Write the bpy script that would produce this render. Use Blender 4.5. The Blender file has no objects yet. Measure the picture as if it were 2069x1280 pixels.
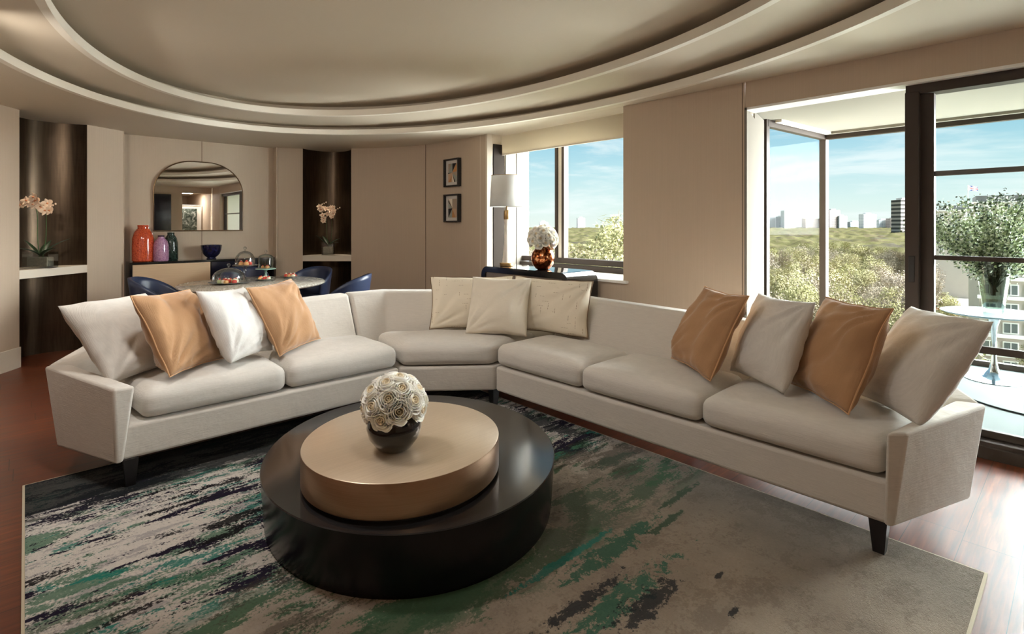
import bpy, bmesh, math, random
from math import pi, sin, cos, radians as rad
from mathutils import Vector, Matrix, noise, Euler
R = random.Random(7)
S = bpy.context.scene
COL = S.collection

# ------------------------------------------------------------------ materials
class NT:
    def __init__(s, name):
        s.m = bpy.data.materials.new(name); s.m.use_nodes = True
        s.t = s.m.node_tree; s.b = s.t.nodes['Principled BSDF']; s.out = s.t.nodes['Material Output']
    def n(s, typ, **kw):
        x = s.t.nodes.new(typ)
        for k, v in kw.items(): setattr(x, k, v)
        return x
    def put(s, sock, v):
        if v is None: return
        if hasattr(v, 'is_output'): s.t.links.new(v, sock)
        elif isinstance(v, (tuple, list)) and sock.type == 'RGBA' and len(v) == 3: sock.default_value = (*v, 1)
        else: sock.default_value = v
    def obj(s): return s.n('ShaderNodeTexCoord').outputs['Object']
    def gen(s): return s.n('ShaderNodeTexCoord').outputs['Generated']
    def map(s, vec, scale=(1,1,1), loc=(0,0,0), rot=(0,0,0)):
        x = s.n('ShaderNodeMapping'); s.put(x.inputs['Vector'], vec)
        x.inputs['Scale'].default_value = scale; x.inputs['Location'].default_value = loc; x.inputs['Rotation'].default_value = rot
        return x.outputs[0]
    def noise(s, vec, scale=5, detail=3, rough=.5, dist=0):
        x = s.n('ShaderNodeTexNoise'); s.put(x.inputs['Vector'], vec)
        x.inputs['Scale'].default_value = scale; x.inputs['Detail'].default_value = detail
        x.inputs['Roughness'].default_value = rough; x.inputs['Distortion'].default_value = dist
        return x.outputs['Fac']
    def ramp(s, fac, stops, interp='LINEAR'):
        x = s.n('ShaderNodeValToRGB'); s.put(x.inputs[0], fac); e = x.color_ramp.elements
        x.color_ramp.interpolation = interp
        while len(e) < len(stops): e.new(.5)
        for el, (p, c) in zip(e, stops):
            el.position = p; el.color = (*c, 1) if isinstance(c, tuple) else (c, c, c, 1)
        return x.outputs[0]
    def mix(s, fac, a, b, blend='MIX'):
        x = s.n('ShaderNodeMix', data_type='RGBA', blend_type=blend)
        s.put(x.inputs[0], fac); s.put(x.inputs[6], a); s.put(x.inputs[7], b); return x.outputs[2]
    def math(s, op, a, b=0.0, c=None, clamp=False):
        x = s.n('ShaderNodeMath', operation=op, use_clamp=clamp); s.put(x.inputs[0], a); s.put(x.inputs[1], b)
        if c is not None: s.put(x.inputs[2], c)
        return x.outputs[0]
    def sep(s, vec):
        x = s.n('ShaderNodeSeparateXYZ'); s.put(x.inputs[0], vec); return x.outputs
    def smooth(s, v, a, b):
        x = s.n('ShaderNodeMapRange', interpolation_type='SMOOTHSTEP'); s.put(x.inputs[0], v)
        x.inputs[1].default_value = a; x.inputs[2].default_value = b; return x.outputs[0]
    def bump(s, h, strength=.3, dist=.01):
        x = s.n('ShaderNodeBump'); s.put(x.inputs['Height'], h)
        x.inputs['Strength'].default_value = strength; x.inputs['Distance'].default_value = dist
        s.t.links.new(x.outputs[0], s.b.inputs['Normal'])
    def set(s, col=None, rough=None, metal=None, **kw):
        if col is not None: s.put(s.b.inputs['Base Color'], col)
        if rough is not None: s.put(s.b.inputs['Roughness'], rough)
        if metal is not None: s.put(s.b.inputs['Metallic'], metal)
        for k, v in kw.items(): s.put(s.b.inputs[k], v)
        return s.m
def srgb(r, g, b):
    f = lambda c: (c/255/12.92) if c/255 <= .04045 else ((c/255+.055)/1.055)**2.4
    return (f(r), f(g), f(b))
def plain(name, col, rough=.5, metal=0, var=.0, scale=20, **kw):
    x = NT(name)
    if var:
        nz = x.noise(x.obj(), scale, 3)
        c = x.mix(nz, tuple(v*(1-var) for v in col), tuple(min(1, v*(1+var)) for v in col))
    else: c = col
    return x.set(c, rough, metal, **kw)

def wall_mat(name, col):
    x = NT(name); o = x.obj()
    st = x.noise(x.map(o, (60, 60, .6)), 3, 2)
    c = x.mix(st, tuple(v*.93 for v in col), tuple(v*1.05 for v in col))
    x.set(c, .62); x.bump(st, .05, .002); x.b.inputs['Specular IOR Level'].default_value = .3
    return x.m
WALL = wall_mat('silk_wallcovering', srgb(190, 171, 150))
CREAM = plain('cream_panel', srgb(214, 202, 184), .5, 0, .03, 8)
CEIL = plain('ceiling_paint', srgb(206, 192, 170), .55, 0, .02, 2)
CORNICE = plain('cornice_paint', srgb(232, 224, 208), .5)
WHITE = plain('white_paint', srgb(236, 233, 226), .45)
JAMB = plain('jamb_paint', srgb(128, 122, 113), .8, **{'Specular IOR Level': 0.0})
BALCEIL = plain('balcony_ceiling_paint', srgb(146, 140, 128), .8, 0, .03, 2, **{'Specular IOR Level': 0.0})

def bronze_niche():
    x = NT('dark_bronze_niche'); o = x.obj()
    a = x.noise(x.map(o, (18, 18, 1.2)), 3, 4); b = x.noise(x.map(o, (1, 1, 60)), 3, 3)
    c = x.mix(x.math('ADD', x.math('MULTIPLY', a, .6), x.math('MULTIPLY', b, .15)), srgb(40, 30, 24), srgb(104, 86, 66))
    x.set(c, x.ramp(b, [(.3, .30), (.7, .38)]), .85); x.bump(b, .04, .002); return x.m
NICHE = bronze_niche()
def wood_floor():
    x = NT('walnut_boards'); o = x.obj(); s = x.sep(o)
    w = .19
    idx = x.math('FLOOR', x.math('DIVIDE', s[0], w))
    rnd = x.n('ShaderNodeTexWhiteNoise', noise_dimensions='1D'); x.put(rnd.inputs['W'], idx)
    off = x.math('MULTIPLY', rnd.outputs[0], 1.7)
    yy = x.math('DIVIDE', x.math('ADD', s[1], off), 1.6); idy = x.math('FLOOR', yy)
    r2 = x.n('ShaderNodeTexWhiteNoise', noise_dimensions='2D')
    cv = x.n('ShaderNodeCombineXYZ'); x.put(cv.inputs[0], idx); x.put(cv.inputs[1], idy); x.put(r2.inputs['Vector'], cv.outputs[0])
    grain = x.noise(x.map(o, (14, .9, 1)), 3, 6, .6, .4)
    c = x.ramp(grain, [(.3, srgb(66, 34, 20)), (.55, srgb(108, 56, 34)), (.75, srgb(136, 78, 48))])
    c = x.mix(x.math('MULTIPLY', r2.outputs[0], .5), c, srgb(74, 34, 22))
    fx = x.math('FRACT', x.math('DIVIDE', s[0], w)); fy = x.math('FRACT', yy)
    g = x.math('MAXIMUM', x.math('LESS_THAN', fx, .012), x.math('LESS_THAN', fy, .0018))
    c = x.mix(g, c, (.01, .006, .004))
    x.set(c, x.ramp(grain, [(.3, .30), (.7, .40)])); x.bump(g, -.3, .002)
    x.b.inputs['Specular IOR Level'].default_value = .35; x.b.inputs['Coat Weight'].default_value = .1; x.b.inputs['Coat Roughness'].default_value = .22
    return x.m
FLOOR = wood_floor()
def fabric(name, col, sc=1.0, sheen=.25, var=.07):
    x = NT(name); o = x.obj()
    a = x.noise(x.map(o, (7*sc, 7*sc, 120*sc)), 2, 3, .7); b = x.noise(x.map(o, (110*sc, 110*sc, 10*sc)), 2, 2, .6)
    big = x.noise(o, 2.5, 2)
    c = x.mix(a, tuple(v*(1-2.2*var) for v in col), tuple(min(1, v*(1+1.6*var)) for v in col))
    c = x.mix(x.math('MULTIPLY', b, .3), c, tuple(v*.86 for v in col))
    c = x.mix(x.math('MULTIPLY', big, .18), c, tuple(v*.82 for v in col))
    x.set(c, .92); x.b.inputs['Sheen Weight'].default_value = sheen; x.b.inputs['Sheen Roughness'].default_value = .4
    x.b.inputs['Specular IOR Level'].default_value = .15
    w = x.noise(o, 9, 3); x.bump(x.math('ADD', x.math('MULTIPLY', a, .25), w), .42, .014)
    return x.m
LINEN = fabric('oatmeal_linen', srgb(208, 201, 191))
LINEN2 = fabric('cream_cushion_linen', srgb(214, 208, 199))
WHITEF = fabric('white_cushion_cotton', srgb(212, 208, 202), 1, .2, .02)
PEARL = fabric('pearl_cushion_satin', srgb(228, 218, 200), 1, .3, .02)
TANV = fabric('tan_velvet', srgb(178, 138, 102), 1, .35, .03)
TANP = fabric('tan_piping', srgb(200, 156, 114), 1, .4, .02)
BROWNP = plain('brown_piping', srgb(120, 96, 72), .7)
def stitched():
    x = NT('stitched_cream_cotton'); o = x.obj(); s = x.sep(o)
    def lines(a, b, per, sd):
        f = x.math('FRACT', x.math('ADD', x.math('MULTIPLY', a, per), sd))
        ln = x.math('LESS_THAN', f, .05)
        cell = x.math('FLOOR', x.math('ADD', x.math('MULTIPLY', a, per), sd))
        cv = x.n('ShaderNodeCombineXYZ'); x.put(cv.inputs[0], cell); x.put(cv.inputs[1], x.math('MULTIPLY', b, 5.))
        nz = x.noise(cv.outputs[0], 1.7, 1)
        dash = x.math('GREATER_THAN', x.math('FRACT', x.math('MULTIPLY', b, 45)), .25)
        return x.math('MULTIPLY', x.math('MULTIPLY', ln, dash), x.math('GREATER_THAN', nz, .615))
    m = x.math('MAXIMUM', lines(s[1], s[0], 26, .3), lines(s[0], s[1], 17, .7))
    c = x.mix(m, srgb(230, 219, 198), srgb(150, 122, 92))
    x.set(c, .85); x.bump(x.noise(o, 12, 3), .25, .01); return x.m
STITCH = stitched()
def rug_mat():
    x = NT('abstract_rug'); o = x.obj(); s = x.sep(o); X, Y = s[0], s[1]
    st = lambda sc, d=5, sx=1., sy=.28, loc=(0,0,0), r=.62: x.noise(x.map(o, (sx, sy, 1), loc), sc, d, r, .3)
    wob = x.math('MULTIPLY', x.math('SUBTRACT', st(3, 4), .5), .55)
    Xw = x.math('ADD', X, wob)
    fine = x.noise(o, 90, 2, .7)
    base = x.ramp(x.noise(o, 2.2, 4), [(.3, srgb(146, 131, 114)), (.5, srgb(170, 154, 136)), (.7, srgb(188, 172, 152))])
    base = x.mix(x.smooth(Xw, -1.7, -2.7), base, srgb(236, 228, 218))
    # grey wash over the far right
    gw = x.math('MULTIPLY', x.smooth(x.math('ADD', Y, x.math('MULTIPLY', wob, 1.2)), 2.0, 2.7), x.smooth(X, -2.1, -1.5))
    base = x.mix(x.math('MULTIPLY', gw, .6), base, srgb(116, 112, 102))
    def layer(c0, col, n, thr, soft, zone):
        v = x.math('ADD', n, x.math('MULTIPLY', x.math('SUBTRACT', fine, .5), .16))
        m = x.math('MULTIPLY', x.smooth(v, thr-soft, thr+soft), zone, clamp=True)
        return x.mix(m, c0, col)
    zl = x.smooth(Xw, -1.95, -2.3)             # left, streaky half
    zm = x.math('MULTIPLY', x.smooth(Xw, -2.6, -2.3), x.smooth(Xw, -1.35, -1.6))
    c = base
    def two(a, b, loc, sy=.25, k=.5):
        n1 = st(a, 9, 1., sy, loc, .72); n2 = st(b, 4, 1., sy*1.4, (loc[1], loc[0], 3), .6)
        return x.math('ADD', x.math('MULTIPLY', n1, 1-k), x.math('MULTIPLY', n2, k))
    c = layer(c, srgb(150, 144, 150), two(26, 8, (1, 9, 0)), .52, .03, x.math('MULTIPLY', zl, .5))
    c = layer(c, srgb(54, 102, 70), two(12, 3.5, (3, 1, 0)), .52, .02, x.math('MULTIPLY', zm, .85))
    c = layer(c, srgb(62, 122, 90), two(16, 4, (9, 4, 0)), .53, .02, x.math('MULTIPLY', zl, .8))
    c = layer(c, srgb(24, 138, 122), two(22, 5, (5, 7, 0)), .555, .015, x.math('MULTIPLY', zl, .85))
    c = layer(c, srgb(40, 32, 52), two(22, 6, (2, 2, 0), .2), .53, .012, zl)
    c = layer(c, srgb(30, 25, 28), two(12, 4, (7, 3, 0), .18), .56, .012, x.math('MULTIPLY', x.smooth(Xw, -2.0, -2.35), .95))
    c = layer(c, srgb(84, 72, 62), two(26, 5, (4, 9, 0)), .55, .02, x.math('MULTIPLY', zm, .6))
    c = layer(c, srgb(112, 98, 84), two(34, 5, (6, 9, 0), .6), .53, .04, x.math('MULTIPLY', x.smooth(X, -1.6, -1.3), .35))
    # dark far-left border
    zb = x.smooth(x.math('ADD', X, x.math('MULTIPLY', st(10, 8, loc=(4, 4, 0), r=.75), .8)), -2.88, -3.02)
    c = x.mix(x.math('MULTIPLY', zb, .93), c, x.mix(fine, srgb(22, 23, 26), srgb(44, 49, 49)))
    # painterly patches at their own places
    def patch(c0, col, cx, cy, rx, ry, sc=16, loc=(0,0,0), amp=1.3, op=.88):
        dx = x.math('DIVIDE', x.math('SUBTRACT', X, cx), rx); dy = x.math('DIVIDE', x.math('SUBTRACT', Y, cy), ry)
        d = x.math('SQRT', x.math('ADD', x.math('MULTIPLY', dx, dx), x.math('MULTIPLY', dy, dy)))
        v = x.math('ADD', d, x.math('MULTIPLY', x.math('SUBTRACT', st(sc, 9, 1, .7, loc, .78), .5), amp*6))
        v = x.math('ADD', v, x.math('MULTIPLY', x.math('SUBTRACT', x.noise(o, 60, 4, .8), .5), 1.6))
        return x.mix(x.math('MULTIPLY', x.smooth(v, 1.0, .8), op), c0, col)
    c = patch(c, srgb(72, 100, 72), -1.6, 1.25, .13, .8, 9, (2, 1, 0), .9, .8)
    c = patch(c, srgb(112, 108, 96), -1.7, 2.1, .25, .5, 5, (9, 1, 0), .8, .5)
    c = patch(c, srgb(48, 128, 112), -1.47, 1.68, .022, .3, 16, (4, 2, 0), .5)
    c = patch(c, srgb(56, 106, 84), -1.38, 1.88, .05, .3, 16, (8, 2, 0), .9)
    c = patch(c, srgb(66, 92, 70), -1.33, 2.2, .02, .14, 16, (8, 7, 0), .9)
    c = patch(c, srgb(66, 92, 70), -1.42, 2.5, .02, .16, 18, (1, 5, 0), .9)
    c = patch(c, srgb(84, 96, 80), -1.9, 2.56, .05, .14, 14, (1, 7, 0), 1.)
    c = patch(c, srgb(60, 112, 90), -1.17, 1.62, .05, .3, 20, (6, 5, 0), 1.2)
    c = patch(c, srgb(46, 50, 54), -1.09, 1.68, .045, .17, 22, (3, 5, 0), 1.1)
    c = patch(c, srgb(46, 50, 54), -1.26, 1.5, .03, .2, 22, (3, 8, 0), 1.)
    c = patch(c, srgb(40, 42, 46), -.99, 2.03, .012, .03, 30, (6, 1, 0), .5)
    c = patch(c, srgb(40, 42, 46), -.86, 1.87, .014, .035, 30, (2, 1, 0), .6)
    c = patch(c, srgb(44, 46, 48), -2.6, 2.68, .38, .09, 12, (2, 8, 0), .7)
    x.set(x.mix(x.math('MULTIPLY', fine, .25), c, (.02, .02, .02)), .95)
    x.b.inputs['Specular IOR Level'].default_value = .1
    pile = x.noise(o, 170, 3, .8); wv = x.noise(x.map(o, (1, .6, 1)), 22, 6, .7)
    x.bump(x.math('ADD', pile, x.math('MULTIPLY', wv, 1.6)), 1., .009)
    return x.m
RUG = rug_mat()
RUGEDGE = plain('rug_binding', srgb(186, 174, 150), .9)
def brushed(name, c1, c2, rough, metal=1., scl=(1, 60, 60)):
    x = NT(name); a = x.noise(x.map(x.obj(), scl), 3, 3, .6)
    x.set(x.mix(a, c1, c2), rough, metal); x.b.inputs['Anisotropic'].default_value = .3; x.bump(a, .04, .001); return x.m
BRONZE = brushed('brushed_bronze', srgb(158, 128, 100), srgb(182, 152, 124), .33, .85, (1.5, 1.5, 90))
def topwood():
    x = NT('bronze_lacquer_top'); a = x.noise(x.map(x.obj(), (90, 2, 2), rot=(0, 0, rad(-35))), 2, 4, .6)
    x.set(x.mix(a, srgb(190, 168, 142), srgb(216, 196, 170)), .34, .4); return x.m
BRONZETOP = topwood()
BLACKG = plain('black_gloss_lacquer', (.008, .007, .007), .12, **{'Coat Weight': .6, 'Coat Roughness': .05})
DRUMSIDE = plain('black_gloss_drum', (.008, .007, .008), .22, 0, .5, 6, **{'Specular IOR Level': .3})
DRUMTOP = plain('dark_pewter_top', (.028, .026, .026), .13, .3)
BLACKW = plain('black_stained_wood', (.012, .010, .010), .35)
DARKF = plain('dark_bronze_frame', srgb(64, 54, 47), .5, .1, .06, 5, **{'Specular IOR Level': .25})
GREYF = plain('grey_metal_frame', srgb(104, 102, 98), .4, .5)
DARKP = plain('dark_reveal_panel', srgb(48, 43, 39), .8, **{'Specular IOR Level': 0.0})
NAVY = plain('navy_leather', srgb(38, 48, 74), .38, 0, .12, 12)
BRASS = plain('aged_brass', srgb(170, 138, 92), .35, .9)
CHROME = plain('polished_steel', srgb(190, 196, 200), .12, 1.)
STEM = plain('plant_stem', srgb(66, 92, 48), .6)
LEAF = plain('orchid_leaf', srgb(36, 56, 34), .4, 0, .15, 20)
def translucent(name, col, k):
    x = NT(name); x.set(col, .9); tr = x.n('ShaderNodeBsdfTranslucent'); tr.inputs[0].default_value = (*col, 1)
    mx = x.n('ShaderNodeMixShader'); mx.inputs[0].default_value = k
    x.t.links.new(x.b.outputs[0], mx.inputs[1]); x.t.links.new(tr.outputs[0], mx.inputs[2]); x.t.links.new(mx.outputs[0], x.out.inputs[0]); return x.m
SHADE = translucent('grey_linen_shade', srgb(222, 220, 215), .3)
STONE = plain('white_onyx', srgb(236, 230, 218), .3, 0, .04, 14)
BLIND = translucent('cream_blind_fabric', srgb(216, 206, 186), .34)
PETAL = plain('white_rose_petal', srgb(250, 247, 238), .6, 0, .03, 20, **{'Subsurface Weight': .15, 'Subsurface Radius': (.01, .01, .006)})
PETALIN = plain('cream_rose_heart', srgb(246, 232, 204), .6)
ORCH = plain('peach_orchid_petal', srgb(244, 216, 186), .55, 0, .1, 30)
ORCHC = plain('orchid_throat', srgb(208, 132, 84), .6)
def marble():
    x = NT('grey_veined_marble'); o = x.obj()
    a = x.noise(x.map(o, (1, 3, 1), rot=(0, 0, .7)), 3, 7, .65, 1.6)
    x.set(x.ramp(a, [(.3, srgb(150, 140, 126)), (.45, srgb(206, 200, 188)), (.52, srgb(160, 152, 138)), (.6, srgb(214, 208, 198))]), .14); return x.m
MARBLE = marble()
OAK = brushed('pale_oak_front', srgb(196, 166, 132), srgb(214, 184, 150), .45, 0, (40, 1, 40))
def speckle(name, c, c2, rough=.15, sc=70):
    x = NT(name); o = x.obj()
    x.set(x.ramp(x.noise(o, sc, 4, .7), [(.38, c2), (.55, c)]), rough); x.b.inputs['Coat Weight'].default_value = .5; return x.m
ORANGE = speckle('orange_glaze', srgb(206, 84, 46), srgb(150, 44, 20))
PINK = speckle('mauve_glaze', srgb(186, 142, 170), srgb(144, 98, 136))
GREEN = speckle('dark_green_glaze', srgb(44, 62, 54), srgb(16, 26, 26))
MARK = plain('dark_vase_lid', srgb(50, 26, 40), .3)
NAVYC = speckle('midnight_glaze', (.012, .013, .045), (.004, .004, .012), .12, 20)
def copper():
    x = NT('mottled_copper'); a = x.noise(x.obj(), 28, 5, .7)
    x.set(x.ramp(a, [(.4, srgb(52, 22, 12)), (.52, srgb(186, 102, 58)), (.65, srgb(246, 190, 140))]), .18, 1.); return x.m
COPPER = copper()
def glassy(name, tint=(1, 1, 1), gl=.08, rough=.0, base=.0):
    x = NT(name); t = x.t
    tr = x.n('ShaderNodeBsdfTransparent'); tr.inputs[0].default_value = (*tint, 1)
    g = x.n('ShaderNodeBsdfGlossy'); g.inputs['Roughness'].default_value = rough
    lw = x.n('ShaderNodeLayerWeight'); lw.inputs[0].default_value = .25
    mx = x.n('ShaderNodeMixShader')
    f = x.math('ADD', x.math('MULTIPLY', lw.outputs['Fresnel'], 1.0 if not base else 1.6), base, clamp=True)
    t.links.new(x.math('MULTIPLY', f, gl), mx.inputs[0]); t.links.new(tr.outputs[0], mx.inputs[1]); t.links.new(g.outputs[0], mx.inputs[2])
    t.links.new(mx.outputs[0], x.out.inputs[0]); t.nodes.remove(x.b); return x.m
PANE = glassy('window_glass', (.97, .99, .985), .006)
CLEAR = glassy('clear_glass', (.93, .95, .95), .75, .02, .06)
SMOKE = glassy('smoked_vase_glass', (.6, .64, .6), .6, .02, .05)
MIRROR = plain('mirror_silver', (.9, .9, .9), .0, 1.)
TILE = plain('balcony_tile', srgb(132, 138, 137), .6, 0, .05, 6, **{'Specular IOR Level': 0.0})

# ------------------------------------------------------------------ mesh tools
class MB:
    def __init__(s): s.v = []; s.f = []; s.mi = []
    def add(s, vs, fs, mi=0):
        o = len(s.v); s.v += [tuple(p) for p in vs]; s.f += [tuple(i+o for i in f) for f in fs]; s.mi += [mi]*len(fs); return s
    def box(s, x0, x1, y0, y1, z0, z1, mi=0, mat=None):
        vs = [Vector((x, y, z)) for z in (z0, z1) for y in (y0, y1) for x in (x0, x1)]
        if mat is not None: vs = [mat @ p for p in vs]
        return s.add(vs, [(0,2,3,1),(4,5,7,6),(0,1,5,4),(2,6,7,3),(0,4,6,2),(1,3,7,5)], mi)
    def hexa(s, b, t, mi=0):   # 4 bottom (ccw from above), 4 top
        return s.add(list(b)+list(t), [(3,2,1,0),(4,5,6,7),(0,1,5,4),(1,2,6,5),(2,3,7,6),(3,0,4,7)], mi)
    def prism(s, poly, z0, z1, mi=0):
        n = len(poly); a = sum(poly[i][0]*poly[(i+1)%n][1]-poly[(i+1)%n][0]*poly[i][1] for i in range(n))
        if a < 0: poly = poly[::-1]
        vs = [(*p, z0) for p in poly]+[(*p, z1) for p in poly]
        return s.add(vs, [tuple(range(n-1, -1, -1)), tuple(range(n, 2*n))]+[(i, (i+1)%n, n+(i+1)%n, n+i) for i in range(n)], mi)
    def lathe(s, prof, n=32, c=(0, 0, 0), mi=0, sx=1, sy=1, rot=0):
        vs = []; fs = []
        for r, z in prof:
            for k in range(n):
                a = 2*pi*k/n; x, y = r*cos(a)*sx, r*sin(a)*sy
                vs.append((c[0]+x*cos(rot)-y*sin(rot), c[1]+x*sin(rot)+y*cos(rot), c[2]+z))
        for j in range(len(prof)-1):
            for k in range(n):
                fs.append((j*n+k, j*n+(k+1)%n, (j+1)*n+(k+1)%n, (j+1)*n+k))
        if prof[0][0] > 1e-5: fs.append(tuple(range(n-1, -1, -1)))
        if prof[-1][0] > 1e-5: fs.append(tuple((len(prof)-1)*n+k for k in range(n)))
        return s.add(vs, fs, mi)
    def tube(s, pts, r, n=8, mi=0, closed=False):
        pts = [Vector(p) for p in pts]; m = len(pts); rs = r if isinstance(r, (list, tuple)) else [r]*m
        vs = []; fs = []; prev = None
        for i, p in enumerate(pts):
            if closed: d = pts[(i+1) % m]-pts[i-1]
            else: d = pts[min(i+1, m-1)]-pts[max(i-1, 0)]
            d = d.normalized() if d.length > 1e-9 else Vector((0, 0, 1))
            if prev is None: u = d.orthogonal().normalized()
            else:
                u = prev-d*prev.dot(d); u = u.normalized() if u.length > 1e-6 else d.orthogonal().normalized()
            prev = u; w = d.cross(u)
            vs += [p+(u*cos(2*pi*k/n)+w*sin(2*pi*k/n))*rs[i] for k in range(n)]
        for i in range(m if closed else m-1):
            j = (i+1) % m
            for k in range(n): fs.append((i*n+k, i*n+(k+1)%n, j*n+(k+1)%n, j*n+k))
        if not closed: fs += [tuple(range(n-1, -1, -1)), tuple((m-1)*n+k for k in range(n))]
        return s.add(vs, fs, mi)
    def grid(s, nu, nv, fn, mi=0, flip=False):
        vs = [fn(i/nu, j/nv) for j in range(nv+1) for i in range(nu+1)]
        fs = [(j*(nu+1)+i, j*(nu+1)+i+1, (j+1)*(nu+1)+i+1, (j+1)*(nu+1)+i) for j in range(nv) for i in range(nu)]
        if flip: fs = [f[::-1] for f in fs]
        return s.add(vs, fs, mi)
    def build(s, name, mats, parent=None, smooth=None, bevel=0, seg=3, loc=None, rot=None, subsurf=0, solid=0, weld=False, offset=-1):
        me = bpy.data.meshes.new(name); me.from_pydata(s.v, [], s.f); me.update()
        o = bpy.data.objects.new(name, me); COL.objects.link(o)
        for m in (mats if isinstance(mats, (list, tuple)) else [mats]): me.materials.append(m)
        me.polygons.foreach_set('material_index', s.mi)
        if weld:
            bm = bmesh.new(); bm.from_mesh(me); bmesh.ops.remove_doubles(bm, verts=bm.verts, dist=1e-5); bm.to_mesh(me); bm.free()
        if bevel:
            md = o.modifiers.new('b', 'BEVEL'); md.width = bevel; md.segments = seg; md.limit_method = 'ANGLE'; md.angle_limit = rad(25)
        if solid:
            md = o.modifiers.new('s', 'SOLIDIFY'); md.thickness = solid; md.offset = offset
        if subsurf:
            md = o.modifiers.new('ss', 'SUBSURF'); md.levels = subsurf; md.render_levels = subsurf
        if smooth is None: smooth = bool(bevel)
        if smooth:
            me.polygons.foreach_set('use_smooth', [True]*len(me.polygons))
            me.set_sharp_from_angle(angle=rad(40)) if smooth is True else None
        if parent: o.parent = parent
        if loc: o.location = loc
        if rot: o.rotation_euler = rot
        return o
def tag(o, label=None, cat=None, group=None, kind=None):
    if label: o['label'] = label
    if cat: o['category'] = cat
    if group: o['group'] = group
    if kind: o['kind'] = kind
    return o
def thing(name, label, cat, loc=(0, 0, 0), rz=0, group=None, kind=None):
    o = bpy.data.objects.new(name, None); COL.objects.link(o); o.location = loc; o.rotation_euler = (0, 0, rz)
    o.empty_display_size = .1
    return tag(o, label, cat, group, kind)
def copy_tree(o, parent=None):
    c = o.copy(); COL.objects.link(c)
    if parent: c.parent = parent
    for ch in o.children: copy_tree(ch, c)
    return c
def struct(o): o['kind'] = 'structure'; return o
def rounded_box(sz, r, n=8, crown=0., ql=None):
    """rounded, subdivided box; ql = 4 plan corners to map it to"""
    hx, hy, hz = sz[0]/2, sz[1]/2, sz[2]/2; r = min(r, hx*.99, hy*.99, hz*.99)
    bm = bmesh.new(); bmesh.ops.create_cube(bm, size=2)
    bmesh.ops.subdivide_edges(bm, edges=bm.edges[:], cuts=n*2-1, use_grid_fill=True)
    h = Vector((hx, hy, hz))
    mb = MB(); vs = []
    for v in bm.verts:
        p = Vector([math.copysign(abs(c)**.7, c)*d for c, d in zip(v.co, h)])
        q = Vector([max(-(d-r), min(d-r, c)) for c, d in zip(p, h)]); dd = p-q
        if dd.length > 1e-9: p = q+dd.normalized()*r
        if crown:
            a = max(0, 1-(p.x/hx)**2); b = max(0, 1-(p.y/hy)**2); p.z += crown*(p.z/hz)*(a*b)**.45 if p.z > 0 else 0
            p.y += math.copysign(.012*max(0, 1-(p.z/hz)**2)*a, p.y); p.x += math.copysign(.006*max(0, 1-(p.z/hz)**2)*b, p.x)
        if ql:
            u, w = (p.x/hx+1)/2, (p.y/hy+1)/2; A, B, C, D = [Vector(c) for c in ql]
            q2 = (A*(1-u)+B*u)*(1-w)+(D*(1-u)+C*u)*w; p = Vector((q2.x, q2.y, p.z))
        vs.append(p)
    fs = [tuple(v.index for v in f.verts) for f in bm.faces]; bm.free()
    return mb.add(vs, fs)
def catmull(pts, k=6):
    out = []; P = [Vector(p) for p in pts]; P = [2*P[0]-P[1]]+P+[2*P[-1]-P[-2]]
    for i in range(1, len(P)-2):
        for j in range(k):
            t = j/k; a, b, c, d = P[i-1:i+3]
            out.append(.5*((2*b)+(c-a)*t+(2*a-5*b+4*c-d)*t*t+(3*b-a-3*c+d)*t**3))
    return out+[P[-2]]

# ------------------------------------------------------------------ room shell
H = 2.54
struct(MB().box(-9, 2.0, -.9, 4.36, -.12, 0).build('floor', FLOOR))
def wall_line(name, pts, z0=0, z1=2.9, th=.1, mat=WALL, side=1):
    P = [Vector(p) for p in pts]; out = []
    for i, p in enumerate(P):
        d = (P[min(i+1, len(P)-1)]-P[max(i-1, 0)]).normalized(); out.append(p+Vector((-d.y, d.x))*th*side)
    m = MB(); n = len(P)
    vs = [(*p, z0) for p in P]+[(*p, z0) for p in out]+[(*p, z1) for p in P]+[(*p, z1) for p in out]
    fs = []
    for i in range(n-1):
        fs += [(i, i+1, 2*n+i+1, 2*n+i), (n+i+1, n+i, 3*n+i, 3*n+i+1), (2*n+i, 2*n+i+1, 3*n+i+1, 3*n+i), (i+1, i, n+i, n+i+1)]
    fs += [(0, 2*n, 3*n, n), (n-1, 2*n-1, 4*n-1, 3*n-1)]
    m.add(vs, fs); return struct(m.build(name, mat, smooth=True))
arcL = catmull([(-5.1, -.62), (-6.33, -.53), (-7.15, -.04)], 8)
wall_line('wall_left', arcL, side=1)
wall_line('wall_left', [(-7.68, .52), (-7.91, .88)], side=1, th=.2)
wall_line('wall_back', [(-8.15, .80), (-8.15, 2.78)], side=1, th=.12)
struct(MB().box(-8.15, -7.905, .86, .885, 0, 2.9).build('wall_back', WALL))
struct(MB().box(-8.15, -8.02, 2.70, 2.72, 0, 2.9).build('wall_back', WALL))
wall_line('wall_back', [(-8.05, 2.72), (-7.9, 3.04)], side=1, th=.1)
arcR = catmull([(-7.41, 3.57), (-6.95, 3.92), (-6.33, 4.17), (-5.75, 4.245), (-5.11, 4.25)], 8)
k = 16
wall_line('wall_right', arcR[:k+1], side=1); wall_line('wall_right', arcR[k:], side=1)
def seam(x, y, nx, ny, w=.0035, z0=.1, z1=2.54):
    t = Vector((-ny, nx)); c = Vector((x, y)); n = Vector((nx, ny))
    return struct(MB().prism([c-t*w, c+t*w, c+t*w+n*.002, c-t*w+n*.002], z0, z1).build('trim_1', plain('seam_shadow_gap', srgb(120, 100, 80), .8)))
seam(-6.33, 4.165, .25, -.97); seam(-8.148, 1.77, 1, 0); seam(-1.873, 4.229, 0, -1, .003)
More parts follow.
